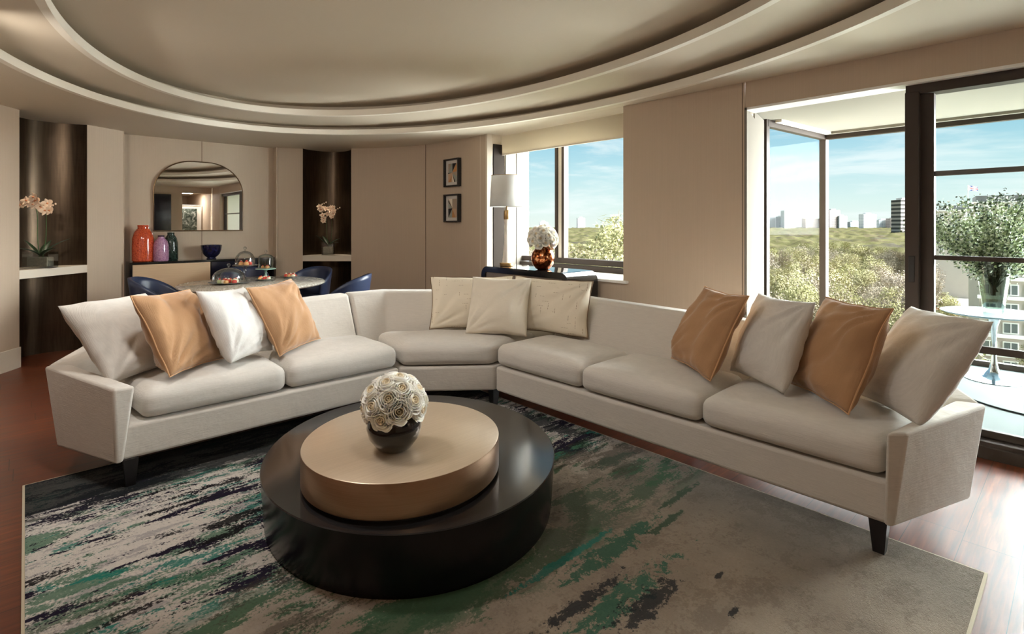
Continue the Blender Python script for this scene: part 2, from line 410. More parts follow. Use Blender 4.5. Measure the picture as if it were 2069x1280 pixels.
# window wall
struct(MB().prism([(-3.02, 4.23), (-1.853, 4.23), (-2.13, 5.2), (-2.3, 5.2), (-2.3, 4.95), (-3.02, 4.95)], 0, 2.9).build('wall_right', WALL))
struct(MB().box(-5.12, -3.02, 4.23, 4.95, 0, .86).build('wall_right', WALL))
struct(MB().box(-5.12, -3.02, 4.62, 4.95, 2.42, 2.9).build('wall_right', WALL))
struct(MB().prism([(-5.22, 4.25), (-5.08, 4.25), (-5.05, 4.30), (-5.05, 4.95), (-5.3, 4.95)], 0, 2.9).build('wall_right', CREAM))
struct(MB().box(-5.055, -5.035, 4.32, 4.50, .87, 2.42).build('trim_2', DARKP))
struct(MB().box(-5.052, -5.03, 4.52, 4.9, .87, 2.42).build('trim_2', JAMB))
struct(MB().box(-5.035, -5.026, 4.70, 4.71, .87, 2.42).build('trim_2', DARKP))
struct(MB().box(-1.85, 1.85, 4.23, 4.38, 2.336, 2.9).build('wall_right', WALL))
struct(MB().box(1.85, 1.97, 4.23, 6.7, 0, 2.9).build('wall_right', WHITE))
struct(MB().box(1.05, 1.85, 4.22, 4.44, 0, 2.9).build('wall_right', WALL))
# jamb panels, white
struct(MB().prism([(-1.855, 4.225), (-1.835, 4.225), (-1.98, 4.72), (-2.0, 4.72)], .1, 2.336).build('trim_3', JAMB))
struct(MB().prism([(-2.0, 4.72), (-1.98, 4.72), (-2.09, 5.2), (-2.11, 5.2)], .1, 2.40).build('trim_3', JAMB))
struct(MB().box(-1.85, 1.85, 4.225, 4.40, 2.318, 2.336).build('trim_3', WHITE))
struct(MB().box(-1.96, 1.85, 4.40, 4.46, 2.33, 2.40).build('trim_3', CREAM))
# walls behind and to the right of the viewer
struct(MB().box(-5.1, 2.0, -.76, -.62, 0, 2.9).build('wall_front', plain('bounce_damping_brown', srgb(112, 86, 66), .45, 0, .1, 3)))  # unseen wall given dark brown to damp light bounced back at the sofa
struct(MB().box(1.85, 2.0, -.7, 3.42, 0, 2.9).build('wall_end', WALL))
struct(MB().box(1.85, 2.0, 3.42, 4.2, 2.36, 2.9).build('wall_end', WALL))
struct(MB().box(2.0, 5.2, 3.2, 3.3, 0, 2.6).build('wall_corridor', WALL)); struct(MB().box(2.0, 5.2, 4.2, 4.3, 0, 2.6).build('wall_corridor', WALL))
struct(MB().box(5.2, 5.3, 3.2, 4.3, 0, 2.6).build('wall_corridor', WALL)); struct(MB().box(2.0, 5.2, 3.2, 4.3, 2.42, 2.5).build('ceiling_corridor', CEIL))
struct(MB().box(2.0, 5.2, 3.2, 4.3, -.1, 0).build('floor_corridor', FLOOR))
struct(MB().box(2.0, 2.7, 3.3, 3.42, 2.3, 2.42).build('trim_4', CEIL))
# baseboards
def bboard(name, pts, side=-1): wall_line(name, pts, .0, .2, .014, CREAM, side)
bboard('baseboard_left', [p for p in arcL], -1)
bboard('baseboard_right', [p for p in arcR], -1)
bboard('baseboard_back', [(-7.68, .52), (-7.91, .88)], -1)
struct(MB().box(-3.02, -1.86, 4.214, 4.232, 0, .1).build('baseboard_right', CREAM))
# ceiling with two stepped ovals
def oval(c, a, b, n=128): return [(c[0]+a*cos(2*pi*k/n), c[1]+b*sin(2*pi*k/n)) for k in range(n)]
OC, OA, OB = (-3.263, 1.822), 3.534, 2.241
IC, IA, IB = (-3.219, 1.78), 3.01, 1.75
def ring_slab(inner, outer_fn, z0, z1):
    n = len(inner); m = MB(); out = [outer_fn(i, p) for i, p in enumerate(inner)]
    vs = [(*p, z0) for p in inner]+[(*p, z0) for p in out]+[(*p, z1) for p in inner]+[(*p, z1) for p in out]
    fs = []
    for i in range(n):
        j = (i+1) % n
        fs += [(i, n+i, n+j, j), (2*n+i, 2*n+j, 3*n+j, 3*n+i), (n+i, 3*n+i, 3*n+j, n+j)]
    m.add(vs, fs); return m
def to_rect(c, x0, x1, y0, y1):
    def f(i, p):
        d = Vector(p)-Vector(c); ts = []
        if abs(d.x) > 1e-9: ts.append(((x1 if d.x > 0 else x0)-c[0])/d.x)
        if abs(d.y) > 1e-9: ts.append(((y1 if d.y > 0 else y0)-c[1])/d.y)
        t = min(t for t in ts if t > 0); return (c[0]+d.x*t, c[1]+d.y*t)
    return f
n_ = 160
o1 = oval(OC, OA, OB, n_); m = ring_slab(o1, to_rect(OC, -8.6, 2.0, -.76, 4.225), H, H+.02)
struct(m.build('ceiling', CEIL))
struct(MB().box(-8.6, -1.9, 4.2, 4.64, H+.001, H+.03).build('ceiling', CEIL))
def lip(c, a, b, z, h):
    m = MB(); A = oval(c, a, b, n_); B = oval(c, a+.05, b+.05, n_); n = n_
    vs = [(*p, z-.001) for p in A]+[(*p, z+h) for p in A]+[(*p, z+h) for p in B]+[(*p, z-.001) for p in B]
    fs = []
    for i in range(n):
        j = (i+1) % n; fs += [(i, j, n+j, n+i), (n+i, n+j, 2*n+j, 2*n+i), (2*n+i, 2*n+j, 3*n+j, 3*n+i), (3*n+i, 3*n+j, j, i)]
    m.add(vs, fs); return struct(m.build('trim_5', CORNICE, smooth=True))
lip(OC, OA, OB, H, .062); lip(IC, IA, IB, 2.66, .066)
def skirt(c, a, b, z0, z1):
    A = oval(c, a, b, n_); n = n_
    vs = [(*p, z0) for p in A]+[(*p, z1) for p in A]
    return struct(MB().add(vs, [(i, (i+1) % n, n+(i+1) % n, n+i) for i in range(n)]).build('ceiling', CEIL, smooth=True))
E_ = .20
skirt(OC, OA+E_, OB+.17, H, 2.66); skirt(IC, IA+E_, IB+E_, 2.66, 2.80)
i1 = oval(IC, IA, IB, n_)
struct(ring_slab(i1, lambda i, p: (OC[0]+(OA+E_)*cos(2*pi*i/n_), OC[1]+(OB+.17)*sin(2*pi*i/n_)), 2.66, 2.67).build('ceiling', CEIL))
t_ = oval(IC, IA+E_, IB+E_, n_)
struct(MB().add([(*p, 2.80) for p in t_]+[(*p, 2.83) for p in t_], [tuple(range(n_)), tuple(range(n_, 2*n_))]).build('ceiling', CEIL))
struct(MB().box(-9, 2.1, -.9, 4.7, 2.88, 2.95).build('ceiling', CEIL))

# niches: curved dark bronze recesses with a cream shelf
def niche(a, b, nrm, ex):
    a, b, nrm = Vector(a), Vector(b), Vector(nrm).normalized(); t = (b-a); K = 24
    arc = []
    for i in range(K+1):
        s = i/K; d = sin(pi*s)**.6*.36+.002; arc.append(a+t*s+nrm*d)
    m = MB(); n = len(arc)
    vs = [(*p, 0) for p in arc]+[(*p, 2.54) for p in arc]
    m.add(vs, [(i, i+1, n+i+1, n+i) for i in range(n-1)])
    struct(m.build('wall_niche', NICHE, smooth=True))
    fl = MB().prism([a]+[p for p in arc]+[b], .868, .953)
    sh = tag(fl.build('shelf', CREAM, bevel=0), ex[0], 'shelf')
    # bottom plinth strip inside the niche
    return arc
niche((-7.15, -.04), (-7.68, .52), (-.726, -.687), ['cream shelf in the left dark bronze niche, under the two-stemmed orchid'])
niche((-7.9, 3.04), (-7.41, 3.57), (-.734, .679), ['cream shelf in the bronze niche right of the mirror'])

# ------------------------------------------------------------------ windows
w1 = thing('window_1', None, None, (0, 0, 0), kind='structure')
MB().box(-5.03, -3.02, 4.76, 4.86, .87, .93).box(-5.03, -3.02, 4.80, 4.90, .94, 1.005).build('window_frame', DARKF, w1, bevel=.005)
MB().box(-4.44, -4.40, 4.80, 4.88, 1.0, 2.42).build('window_frame', DARKF, w1)
MB().box(-4.40, -4.33, 4.82, 4.87, 1.0, 2.42).build('window_frame', CREAM, w1)
MB().box(-4.33, -4.29, 4.80, 4.88, 1.0, 2.42).build('window_frame', DARKF, w1)
MB().box(-5.03, -3.02, 4.845, 4.851, 1.0, 2.42).build('window_pane', PANE, w1)
MB().box(-5.05, -2.96, 4.19, 4.78, .845, .872).build('window_sill', WHITE, w1, bevel=.006)
bl = thing('roller_blind', 'cream fabric roller blind rolled down a short way over the small window', 'blind', (-4.13, 4.46, 2.3))
MB().box(-.92-.0, 1.11, 0, .012, 0, .235).build('blind_fabric', BLIND, bl, loc=(0, 0, .0))
MB().box(-.92, 1.11, -.004, .016, -.012, .006).build('bottom_rail', CREAM, bl)
# sliding door wall
d1 = thing('door_1', None, None, (0, 0, 0), kind='structure')
MB().box(-.815, 1.85, 4.28, 4.40, 2.255, 2.33).build('door_frame', DARKF, d1, bevel=.004)
MB().box(-1.86, 1.85, 4.235, 4.42, 0, .075).box(-1.86, 1.85, 4.25, 4.33, .07, .1).box(-1.86, 1.85, 4.35, 4.41, .07, .1).build('door_sill', DARKF, d1, bevel=.004)
MB().box(-.815, -.74, 4.26, 4.32, .1, 2.27).build('door_stile', DARKF, d1, bevel=.004)
MB().box(-.745, -.672, 4.32, 4.385, .1, 2.27).build('door_stile', DARKF, d1, bevel=.004)
MB().box(-.795, -.762, 4.254, 4.262, 1.03, 1.2).build('door_handle', plain('handle_recess', (.01, .008, .007), .5), d1, bevel=.003)
for z, th, mt in ((1.735, .016, GREYF), (1.192, .015, DARKF), (.634, .022, DARKF)):
    MB().box(-.68, 1.85, 4.335, 4.37, z-th, z+th).build('door_rail', mt, d1, bevel=.004)
MB().box(-.68, 1.85, 4.335, 4.37, .1, .145).build('door_rail', DARKF, d1, bevel=.004)
MB().box(-.68, 1.85, 4.35, 4.356, .14, 2.26).build('door_pane', PANE, d1)
MB().box(.95, 1.05, 4.33, 4.39, .1, 2.27).build('door_stile', DARKF, d1, bevel=.004)
# glazed balcony
struct(MB().box(-2.2, 1.85, 4.42, 6.62, -.1, .10).build('floor_balcony', TILE))
struct(MB().prism([(-2.14, 4.40), (1.9, 4.40), (1.9, 6.6), (-2.02, 6.6), (-2.14, 5.2)], 2.41, 2.5).build('ceiling_balcony', BALCEIL))
w2 = thing('window_2', None, None, kind='structure')
def bar(p, q, z0, z1, w=.03, mt=DARKF, name='window_frame'):
    p, q = Vector(p), Vector(q); d = (q-p).normalized(); n = Vector((-d.y, d.x))*w
    return MB().prism([p-n, q-n, q+n, p+n], z0, z1).build(name, mt, w2)
A_, B_, C_ = (-2.09, 5.22), (-1.98, 6.52), (1.85, 6.52)
bar(A_, B_, 2.345, 2.41); bar(B_, C_, 2.345, 2.41)
bar(A_, B_, .1, .15); bar(B_, C_, .1, .15)
bar((-2.09, 5.19), (-2.086, 5.25), .1, 2.41, .025); bar((-1.985, 6.49), (-1.975, 6.55), .1, 2.41, .035)
bar(A_, B_, .15, 2.345, .003, PANE, 'window_pane'); bar(B_, C_, .15, 2.345, .003, PANE, 'window_pane')
bar((-2.0, 5.3), (-1.9, 6.42), 2.385, 2.41, .03, CREAM); bar((-1.9, 6.42), (1.85, 6.42), 2.385, 2.41, .02, BALCEIL)

# ------------------------------------------------------------------ rug
rg = thing('rug', 'large abstract rug with dark, teal and cream streaks fading to plain taupe', 'rug', (0, 0, 0))
MB().box(-3.84, -.28, -.0, 2.82, .001, .014).build('pile', RUG, rg)
MB().box(-3.85, -3.84, -.01, 2.83, .001, .012).box(-.28, -.27, -.01, 2.83, .001, .012).box(-3.84, -.28, -.01, 0, .001, .012).box(-3.84, -.28, 2.82, 2.83, .001, .012).build('binding', RUGEDGE, rg)

# ------------------------------------------------------------------ sofa
sofa = thing('sectional_sofa', 'long cream linen sectional sofa wrapping the corner around the round coffee table', 'sofa', (-3.4, 3.0, 0))
def sp(m, name, mt, **k):
    o = m.build(name, mt, sofa, **k); o.location = (3.4, -3.0, 0); return o
zb0, zb1 = .155, .338
# bases
sp(MB().prism([(-3.45, .36), (-3.47, 2.05), (-4.36, 2.07), (-4.36, .45), (-3.9, .16)], zb0, zb1), 'base', LINEN, bevel=.018)
sp(MB().prism([(-3.475, 2.06), (-3.035, 2.60), (-3.03, 3.45), (-3.42, 3.45), (-4.36, 2.45), (-4.36, 2.08)], zb0, zb1), 'base', LINEN, bevel=.018)
sp(MB().prism([(-3.02, 2.61), (-.55, 2.636), (-.39, 3.14), (-.62, 3.42), (-3.02, 3.44)], zb0, zb1), 'base', LINEN, bevel=.018)
# backs: stations of (outer, inner, top height)
def back(st):
    # st: list of (outer bottom xy, outer top xy, inner top xy, inner bottom xy, ztop)
    m = MB(); vs = []
    for ob, ot, it, ib, zt in st: vs += [(*ob, zb0), (*ot, zt), (*it, zt), (*ib, .30)]
    n = len(st); fs = []
    for i in range(n-1):
        for k in range(4):
            a, b = i*4+k, i*4+(k+1) % 4; fs.append((a, a+4, b+4, b))
    fs += [(0, 1, 2, 3), tuple((n-1)*4+k for k in (3, 2, 1, 0))]
    o = sp(m.add(vs, fs), 'backrest', LINEN, bevel=.028, seg=4)
    bm = bmesh.new(); bm.from_mesh(o.data); bmesh.ops.recalc_face_normals(bm, faces=bm.faces); bm.to_mesh(o.data); bm.free()
    return o
back([((-3.025, 3.44), (-3.025, 3.52), (-3.025, 3.39), (-3.025, 3.17), .81), ((-1.5, 3.44), (-1.5, 3.52), (-1.5, 3.38), (-1.5, 3.16), .79),
      ((-.62, 3.42), (-.56, 3.50), (-.66, 3.37), (-.74, 3.16), .665), ((-.40, 3.16), (-.325, 3.31), (-.44, 3.235), (-.52, 3.03), .565)])
back([((-4.36, 2.07), (-4.46, 2.07), (-4.32, 2.07), (-4.08, 2.07), .81), ((-4.36, 2.44), (-4.45, 2.44), (-4.29, 2.39), (-4.08, 2.31), .81),
      ((-3.42, 3.44), (-3.42, 3.54), (-3.375, 3.38), (-3.32, 3.16), .81), ((-3.035, 3.44), (-3.035, 3.52), (-3.035, 3.39), (-3.035, 3.17), .81)])
back([((-4.36, 2.06), (-4.46, 2.06), (-4.32, 2.06), (-4.08, 2.06), .81), ((-4.36, 1.2), (-4.46, 1.2), (-4.32, 1.2), (-4.08, 1.2), .79),
      ((-4.34, .42), (-4.44, .36), (-4.30, .44), (-4.08, .50), .67), ((-3.92, .14), (-4.19, .085), (-4.13, .20), (-3.88, .29), .568)])
# arms
def arm(b, t, mb_=None):
    o = sp(MB().hexa([(*p, zb0) for p in b], [(p[0], p[1], z) for p, z in t]), 'armrest', LINEN, bevel=.015, seg=4)
    bm = bmesh.new(); bm.from_mesh(o.data); bmesh.ops.recalc_face_normals(bm, faces=bm.faces); bm.to_mesh(o.data); bm.free()
arm([(-.575, 2.618), (-.543, 2.63), (-.36, 3.166), (-.47, 3.18)], [((-.562, 2.605), .548), ((-.50, 2.665), .548), ((-.318, 3.31), .565), ((-.43, 3.28), .567)])
arm([(-3.42, .349), (-3.43, .383), (-3.92, .30), (-3.93, .13)], [((-3.41, .335), .552), ((-3.415, .432), .55), ((-4.12, .21), .568), ((-4.20, .083), .568)])
# seat cushions
def cush(q, z0=.345, z1=.492, crown=.035):
    q = [Vector(p) for p in q]; w = (q[1]-q[0]).length; d = (q[3]-q[0]).length
    mb = rounded_box((w, d, z1-z0), .05, 9, crown, q)
    for i, (x, y, z) in enumerate(mb.v): mb.v[i] = (x, y, z+(z0+z1)/2+.006*noise.noise(Vector((x*4, y*4, 1)))*(z > 0))
    return sp(mb, 'seat_cushion', LINEN2, smooth=True)
g_ = .006
xs = [-3.035, -2.21, -1.39, -.575]
for i in range(3):
    x0, x1 = xs[i]+g_, xs[i+1]-g_
    cush([(x0, 2.615), (x1, 2.625), (x1+(.12 if i == 2 else 0), 3.2), (x0, 3.22)])
cush([(-3.475, 2.07), (-3.045, 2.60), (-3.2, 3.24), (-4.12, 2.22)])
cush([(-3.465, 1.24+g_), (-3.475, 2.05-g_), (-4.13, 2.05-g_), (-4.13, 1.24+g_)])
cush([(-3.45, .465), (-3.465, 1.24-g_), (-4.13, 1.24-g_), (-4.12, .40)])
def leg(x, y, sx=1, sy=1):
    a, b = .034, .021
    sp(MB().hexa([(x-b, y-b, .014), (x+b, y-b, .014), (x+b, y+b, .014), (x-b, y+b, .014)], [(x-a, y-a, .16), (x+a, y-a, .16), (x+a, y+a, .16), (x-a, y+a, .16)]), 'leg', BLACKW)
for x, y in ((-.60, 2.68), (-.72, 3.32), (-1.8, 3.35), (-3.0, 3.38), (-3.10, 2.66), (-3.50, 2.0), (-3.47, .415), (-4.26, .55), (-4.28, 2.0)):
    if y > 2.78 or x < -3.8: 
        sp(MB().hexa([(x-.02, y-.02, 0), (x+.02, y-.02, 0), (x+.02, y+.02, 0), (x-.02, y+.02, 0)], [(x-.033, y-.033, .16), (x+.033, y-.033, .16), (x+.033, y+.033, .16), (x-.033, y+.033, .16)]), 'leg', BLACKW)
    else: leg(x, y)

# ------------------------------------------------------------------ cushions
def pillow(label, pos, n, up, w, h, T, mt, pip=None, seed=0, pinch=.07, wr=.008, group=None, fold=.0, sag=.1):
    T *= 1.22; wr *= 1.9
    z = Vector(n).normalized(); y = Vector(up); y = (y-z*y.dot(z)).normalized(); x = y.cross(z)
    M = Matrix((x, y, z)).transposed().to_4x4()
    root = thing('throw_pillow', label, 'pillow', pos, 0, group); root.rotation_euler = M.to_euler()
    N = 36; mb = MB(); off = Vector((seed*7.3, seed*3.1, 0))
    def P(i, j, sgn):
        u, v = 2*i-1, 2*j-1
        u = math.copysign(abs(u)**.8, u); v = math.copysign(abs(v)**.8, v)
        X = w/2*u*(1-pinch*(1-v*v)); Y = h/2*v*(1-pinch*(1-u*u))
        e = max(0, (1-abs(u)**2.6)*(1-abs(v)**2.6)); t = e**.5
        t *= 1-sag*v
        p = Vector((X*5, Y*5, sgn))+off
        cr = noise.noise(Vector((X*9, Y*5, seed+sgn)))
        # creases fanning from the corners
        a = math.atan2(Y+h*.5, X+w*.5); b = math.atan2(Y-h*.5, X-w*.5)
        r1 = math.hypot(X+w*.5, Y+h*.5)/w; r2 = math.hypot(X-w*.5, Y-h*.5)/w
        fan = (sin(a*13+seed)+.6*sin(a*29+seed*2))*math.exp(-r1*3.2)+(sin(b*15+seed*3)+.6*sin(b*27))*math.exp(-r2*3.2)
        edge = sin((X if abs(v) > abs(u) else Y)*70/ .5*.5+seed)*max(0, 1-(1-max(abs(u), abs(v)))*5)
        Z = T/2*t+ (wr*1.2*noise.noise(p)+wr*.8*cr+wr*.9*fan+wr*.35*edge)*min(1, e*3)
        if fold: Z -= fold*math.exp(-((u+.1)/.22)**2)*max(0, min(1, (v+.2)))*e
        wav = .006*noise.noise(Vector((X*8, Y*8, seed)))*(1-e)
        return (X+wav, Y+wav, sgn*Z+.012*noise.noise(Vector((X*6+seed, Y*6, 3)))*(1-e))
    mb.grid(N, N, lambda i, j: P(i, j, 1)); mb.grid(N, N, lambda i, j: P(i, j, -1), flip=True)
    mb.build('cover', mt, root, smooth='all', weld=True)
    if pip:
        K = 28; pts = []
        for s0 in range(4):
            for k in range(K):
                t = k/K; i, j = [(t, 0), (1, t), (1-t, 1), (0, 1-t)][s0]; pts.append(P(i, j, 1))
        MB().tube(pts, .0042, 6, closed=True).build('piping', pip, root, smooth=True)
    return root
pillow('large oatmeal linen pillow lying against the left arm of the sofa', (-3.96, .47, .735), (.61, .45, .62), (-.52, -.39, .76), .57, .55, .17, LINEN2, None, 1, .05)
pillow('piped tan velvet pillow between the oatmeal pillow and the white pillow on the left', (-3.76, .70, .762), (.60, .62, .45), (-.33, -.27, .9), .52, .51, .15, TANV, TANP, 2, .06, .014)
pillow('white cotton pillow between the two tan velvet pillows on the left', (-3.79, 1.03, .762), (.60, .62, .47), (-.38, -.28, .88), .51, .5, .15, WHITEF, None, 3, .07, .012)
pillow('piped tan velvet pillow of the left group nearest the sofa corner', (-3.90, 1.38, .757), (.70, .53, .47), (-.36, -.3, .88), .52, .51, .14, TANV, TANP, 4, .06, .014)
nE = Vector((.736, -.677, .18)); nG = Vector((.35, -.934, .22))
pillow('cream pillow with stitched lines left of the plain pillow in the sofa corner', (-3.59, 2.83, .738), nE, (-.12, .1, 1), .72, .45, .13, STITCH, BROWNP, 5, .06, .007)
pillow('cream pillow with stitched lines right of the plain pillow in the sofa corner', (-2.99, 3.17, .742), nG, (-.05, .2, 1), .70, .45, .13, STITCH, BROWNP, 6, .06, .007)
pillow('plain pearl square pillow in front of the two stitched ones', (-3.27, 2.86, .742), (.50, -.70, .42), (-.25, .36, .86), .51, .49, .15, PEARL, None, 7, .05, .009)
pillow('piped tan velvet pillow leftmost in the right hand row', (-1.565, 3.05, .768), (-.52, -.72, .44), (.25, .35, .89), .52, .52, .15, TANV, TANP, 8, .06, .013)
pillow('oatmeal linen pillow between the two tan velvet pillows on the right', (-1.20, 3.06, .765), (-.54, -.76, .38), (.18, .31, .93), .50, .50, .15, LINEN2, None, 9, .06, .011)
pillow('piped tan velvet pillow in front of the large pillow by the right arm', (-.86, 3.02, .772), (-.64, -.66, .4), (.25, .3, .91), .53, .52, .16, TANV, TANP, 10, .06, .013)
pillow('large oatmeal linen pillow leaning on the right arm of the sofa', (-.55, 3.10, .76), (-.66, -.53, .53), (.38, .36, .85), .55, .54, .17, LINEN2, None, 11, .05, .009)

# ------------------------------------------------------------------ coffee table
ct = thing('coffee_table', 'two-tier oval coffee table, black drum with a raised bronze drum', 'coffee table', (-2.362, 1.476, .014))
def ov_lathe(prof, a, b, ang, c=(0, 0), n=96): return MB().lathe(prof, n, (c[0], c[1], 0), 0, a, b, rad(ang))
ov_lathe([(.975, 0), (.98, .02), (1, .24), (1, .247)], .806, .712, 157).build('drum', DRUMSIDE, ct, smooth=True)
ov_lathe([(1.0, .247), (1.003, .25), (.998, .254)], .806, .712, 157).build('drum_top', DRUMTOP, ct, smooth=True)
ov_lathe([(.95, .2535), (.95, .27)], .469, .442, -47, (.208, -.179)).build('shadow_gap', BLACKW, ct, smooth=True)
ov_lathe([(.99, .27), (1, .274), (1, .407), (.997, .411)], .469, .442, -47, (.208, -.179)).build('upper_drum', BRONZE, ct, smooth=True)
ov_lathe([(.997, .411), (.99, .413)], .469, .442, -47, (.208, -.179)).build('upper_drum_top', BRONZETOP, ct, smooth=True)
TOPZ = .427

# ------------------------------------------------------------------ roses
def rose_mesh(seed, n_lay=6, rad_=.034):
    r = random.Random(seed); mb = MB()
    for L in range(n_lay):
        f = L/(n_lay-1); npet = [2, 2, 3, 3, 4, 5][L]; rr = rad_*(.14+.86*f**.9); top = rad_*(.78+.10*sin(pi*f)-.30*f*f); a0 = r.random()*6
        for k in range(npet):
            a = a0+2*pi*k/npet+r.uniform(-.12, .12); half = 2*pi/npet*r.uniform(.62, .72); jit = r.uniform(.94, 1.06); tilt = r.uniform(-.04, .05)
            def P(i, j, a=a, half=half, rr=rr*jit, top=top*jit, f=f, tilt=tilt):
                s = (i-.5)*2; h = j
                ang = a+s*half*(1-.25*(1-h))
                prof = .30+.72*sin(min(1, h)*pi*.60)**.9
                q = rr*(prof+.07*s)+(f**2.2)*rad_*.24*max(0, (h-.72)/.28)**1.5*(1+.3*sin(s*5+a))
                z = -rad_*.72+(top+rad_*.72)*h*(1-.13*abs(s)**3)+tilt*rr*h - (f**2.2)*rad_*.10*max(0, (h-.8)/.2)
                return (q*cos(ang), q*sin(ang), z)
            mb.grid(10, 8, P, mi=0 if L > 1 else 1)
    return mb
def leafm(L, W, bend=.3, n=8):
    def P(i, j):
        s = (i-.5)*2; w = W*sin(pi*min(1, max(0, j))**.8)**.8
        return (s*w/2, L*j, -bend*L*j*j+abs(s)*w*.12)
    return MB().grid(2, n, P)
roseA = []
for sd in range(3):
    o = rose_mesh(sd).build('rose', [PETAL, PETALIN], smooth='all', solid=.0008)
    st = MB().tube([(0, 0, -.02), (0, 0, -.055)], .0035, 6).build('stem', STEM, o)
    roseA.append(o)
used = set()
def place_rose(p, d, label, group, sc=1., roll=0):
    i = R.randrange(3); src = roseA[i]
    o = src if i not in used else copy_tree(src); used.add(i)
    q = Vector(d).to_track_quat('Z', 'Y'); o.rotation_mode = 'QUATERNION'
    from mathutils import Quaternion
    o.rotation_quaternion = q @ Quaternion((0, 0, 1), roll); o.location = p; o.scale = (sc,)*3
    return tag(o, label, 'rose', group)
def dome_roses(c, rad_, n, label, group, sc, el0=-15):
    pts = []; ga = pi*(3-5**.5)
    for k in range(n):
        z = 1-(1-sin(rad(el0)))*(k+.5)/n; r_ = (1-z*z)**.5; a = k*ga+.4
        pts.append(Vector((r_*cos(a), r_*sin(a), z)))
    for d in pts:
        place_rose(Vector(c)+Vector((d.x*rad_, d.y*rad_, d.z*rad_*.92)), d+Vector((0, 0, .15)), label, group, sc*R.uniform(.9, 1.08), R.random()*6)
vx, vy = -2.045, 1.185
bv = thing('round_vase', 'glossy black globe vase of white roses on the bronze table top', 'vase', (vx, vy, TOPZ))
k_ = 1.26
MB().lathe([(r*k_, z*k_*.94) for r, z in ((.0, .0), (.042, .0), (.06, .012), (.086, .05), (.094, .085), (.088, .118), (.072, .142), (.068, .146), (.062, .142), (.078, .115), (.083, .085), (.07, .04), (.0, .02))], 48).build('vessel', BLACKG, bv, smooth=True)
dome_roses((vx, vy, TOPZ+.196), .106, 26, 'white garden rose with a cream heart in the black globe vase', 'white roses in the black vase', 1.4, -20)

# ------------------------------------------------------------------ console, lamp, copper vase
con = thing('console_table', 'glossy black waterfall console table with rounded ends under the small window', 'console', (-3.92, 3.95, 0))
def console_profile(L, Hh, r, th):
    def ring(l, h, rr, n=8):
        pts = [(-l, 0)]
        for k in range(n+1):
            a = pi-pi/2*k/n; pts.append((-l+rr+rr*cos(a), h-rr+rr*sin(a)))
        for k in range(n+1):
            a = pi/2-pi/2*k/n; pts.append((l-rr+rr*cos(a), h-rr+rr*sin(a)))
        pts.append((l, 0)); return pts
    return ring(L, Hh, r), ring(L-th, Hh-th, r-th)
po, pi_ = console_profile(.64, .952, .10, .06)
m = MB(); n = len(po); vs = []
for y in (-.22, .22): vs += [(p[0], y, p[1]) for p in po]+[(p[0], y, p[1]) for p in pi_]
fs = []
for i in range(n-1):
    fs += [(i, i+1, n+i+1, n+i), (2*n+i+1, 2*n+i, 3*n+i, 3*n+i+1), (i, 2*n+i, 2*n+i+1, i+1), (n+i, n+i+1, 3*n+i+1, 3*n+i)]
fs += [(0, n, 3*n, 2*n), (n-1, 3*n-1, 4*n-1, 2*n-1)]
m.add(vs, fs).build('waterfall_frame', BLACKG, con, smooth=True)
MB().box(-.578, .578, -.2, .2, .74, .888).build('drawer_box', plain('grey_lacquer', srgb(124, 112, 102), .25), con, bevel=.004)
MB().box(-.003, .003, -.203, -.199, .745, .885).build('drawer_gap', BLACKW, con)
lx, ly, lz = -4.38, 3.95, .952
lamp = thing('table_lamp', 'tall hourglass table lamp with a pale drum shade on the console', 'lamp', (lx, ly, lz))
MB().lathe([(.074, 0), (.078, .004), (.078, .03), (.072, .034)], 32).build('base', BRASS, lamp, smooth=True)
MB().lathe([(.052, .034), (.05, .05), (.034, .22), (.02, .36), (.017, .40), (.021, .44), (.030, .51), (.032, .515)], 32).build('body', STONE, lamp, smooth=True)
MB().lathe([(.033, .515), (.035, .52), (.033, .60), (.028, .615), (.01, .62), (.008, .74)], 24).build('neck', BRASS, lamp, smooth=True)
MB().lathe([(.19, .655), (.172, 1.0)], 48).build('shade', SHADE, lamp, smooth='all', solid=.004).data.polygons
MB().tube([(.172*cos(a), .172*sin(a), 1.0) for a in [2*pi*k/40 for k in range(40)]], .003, 6, closed=True).tube([(-.17, 0, .985), (0, 0, .975), (.17, 0, .985)], .002, 5).build('shade_ring', BRASS, lamp)
MB().lathe([(.0, .74), (.02, .75), (.032, .80), (.022, .845), (0, .86)], 16).build('bulb', WHITE, lamp, smooth=True)
# end caps of the shade mesh are open: remove ngon caps
sh_ = [c for c in lamp.children if c.name.startswith('shade') and 'ring' not in c.name][0]
bm = bmesh.new(); bm.from_mesh(sh_.data); bmesh.ops.delete(bm, geom=[f for f in bm.faces if len(f.verts) > 4], context='FACES_ONLY'); bm.to_mesh(sh_.data); bm.free()
cx, cy = -3.745, 3.87
cv = thing('copper_vase', 'mottled copper globe vase of white flowers on the console', 'vase', (cx, cy, .952))
MB().lathe([(0, 0), (.05, 0), (.075, .012), (.11, .06), (.122, .115), (.112, .165), (.085, .208), (.06, .232), (.055, .245), (.05, .235), (.08, .2), (.1, .115), (.07, .03), (0, .02)], 40).build('vessel', COPPER, cv, smooth=True)
dome_roses((cx, cy, .952+.31), .13, 38, 'small white flower head in the copper vase on the console', 'white flowers in the copper vase', 1.1, -32)

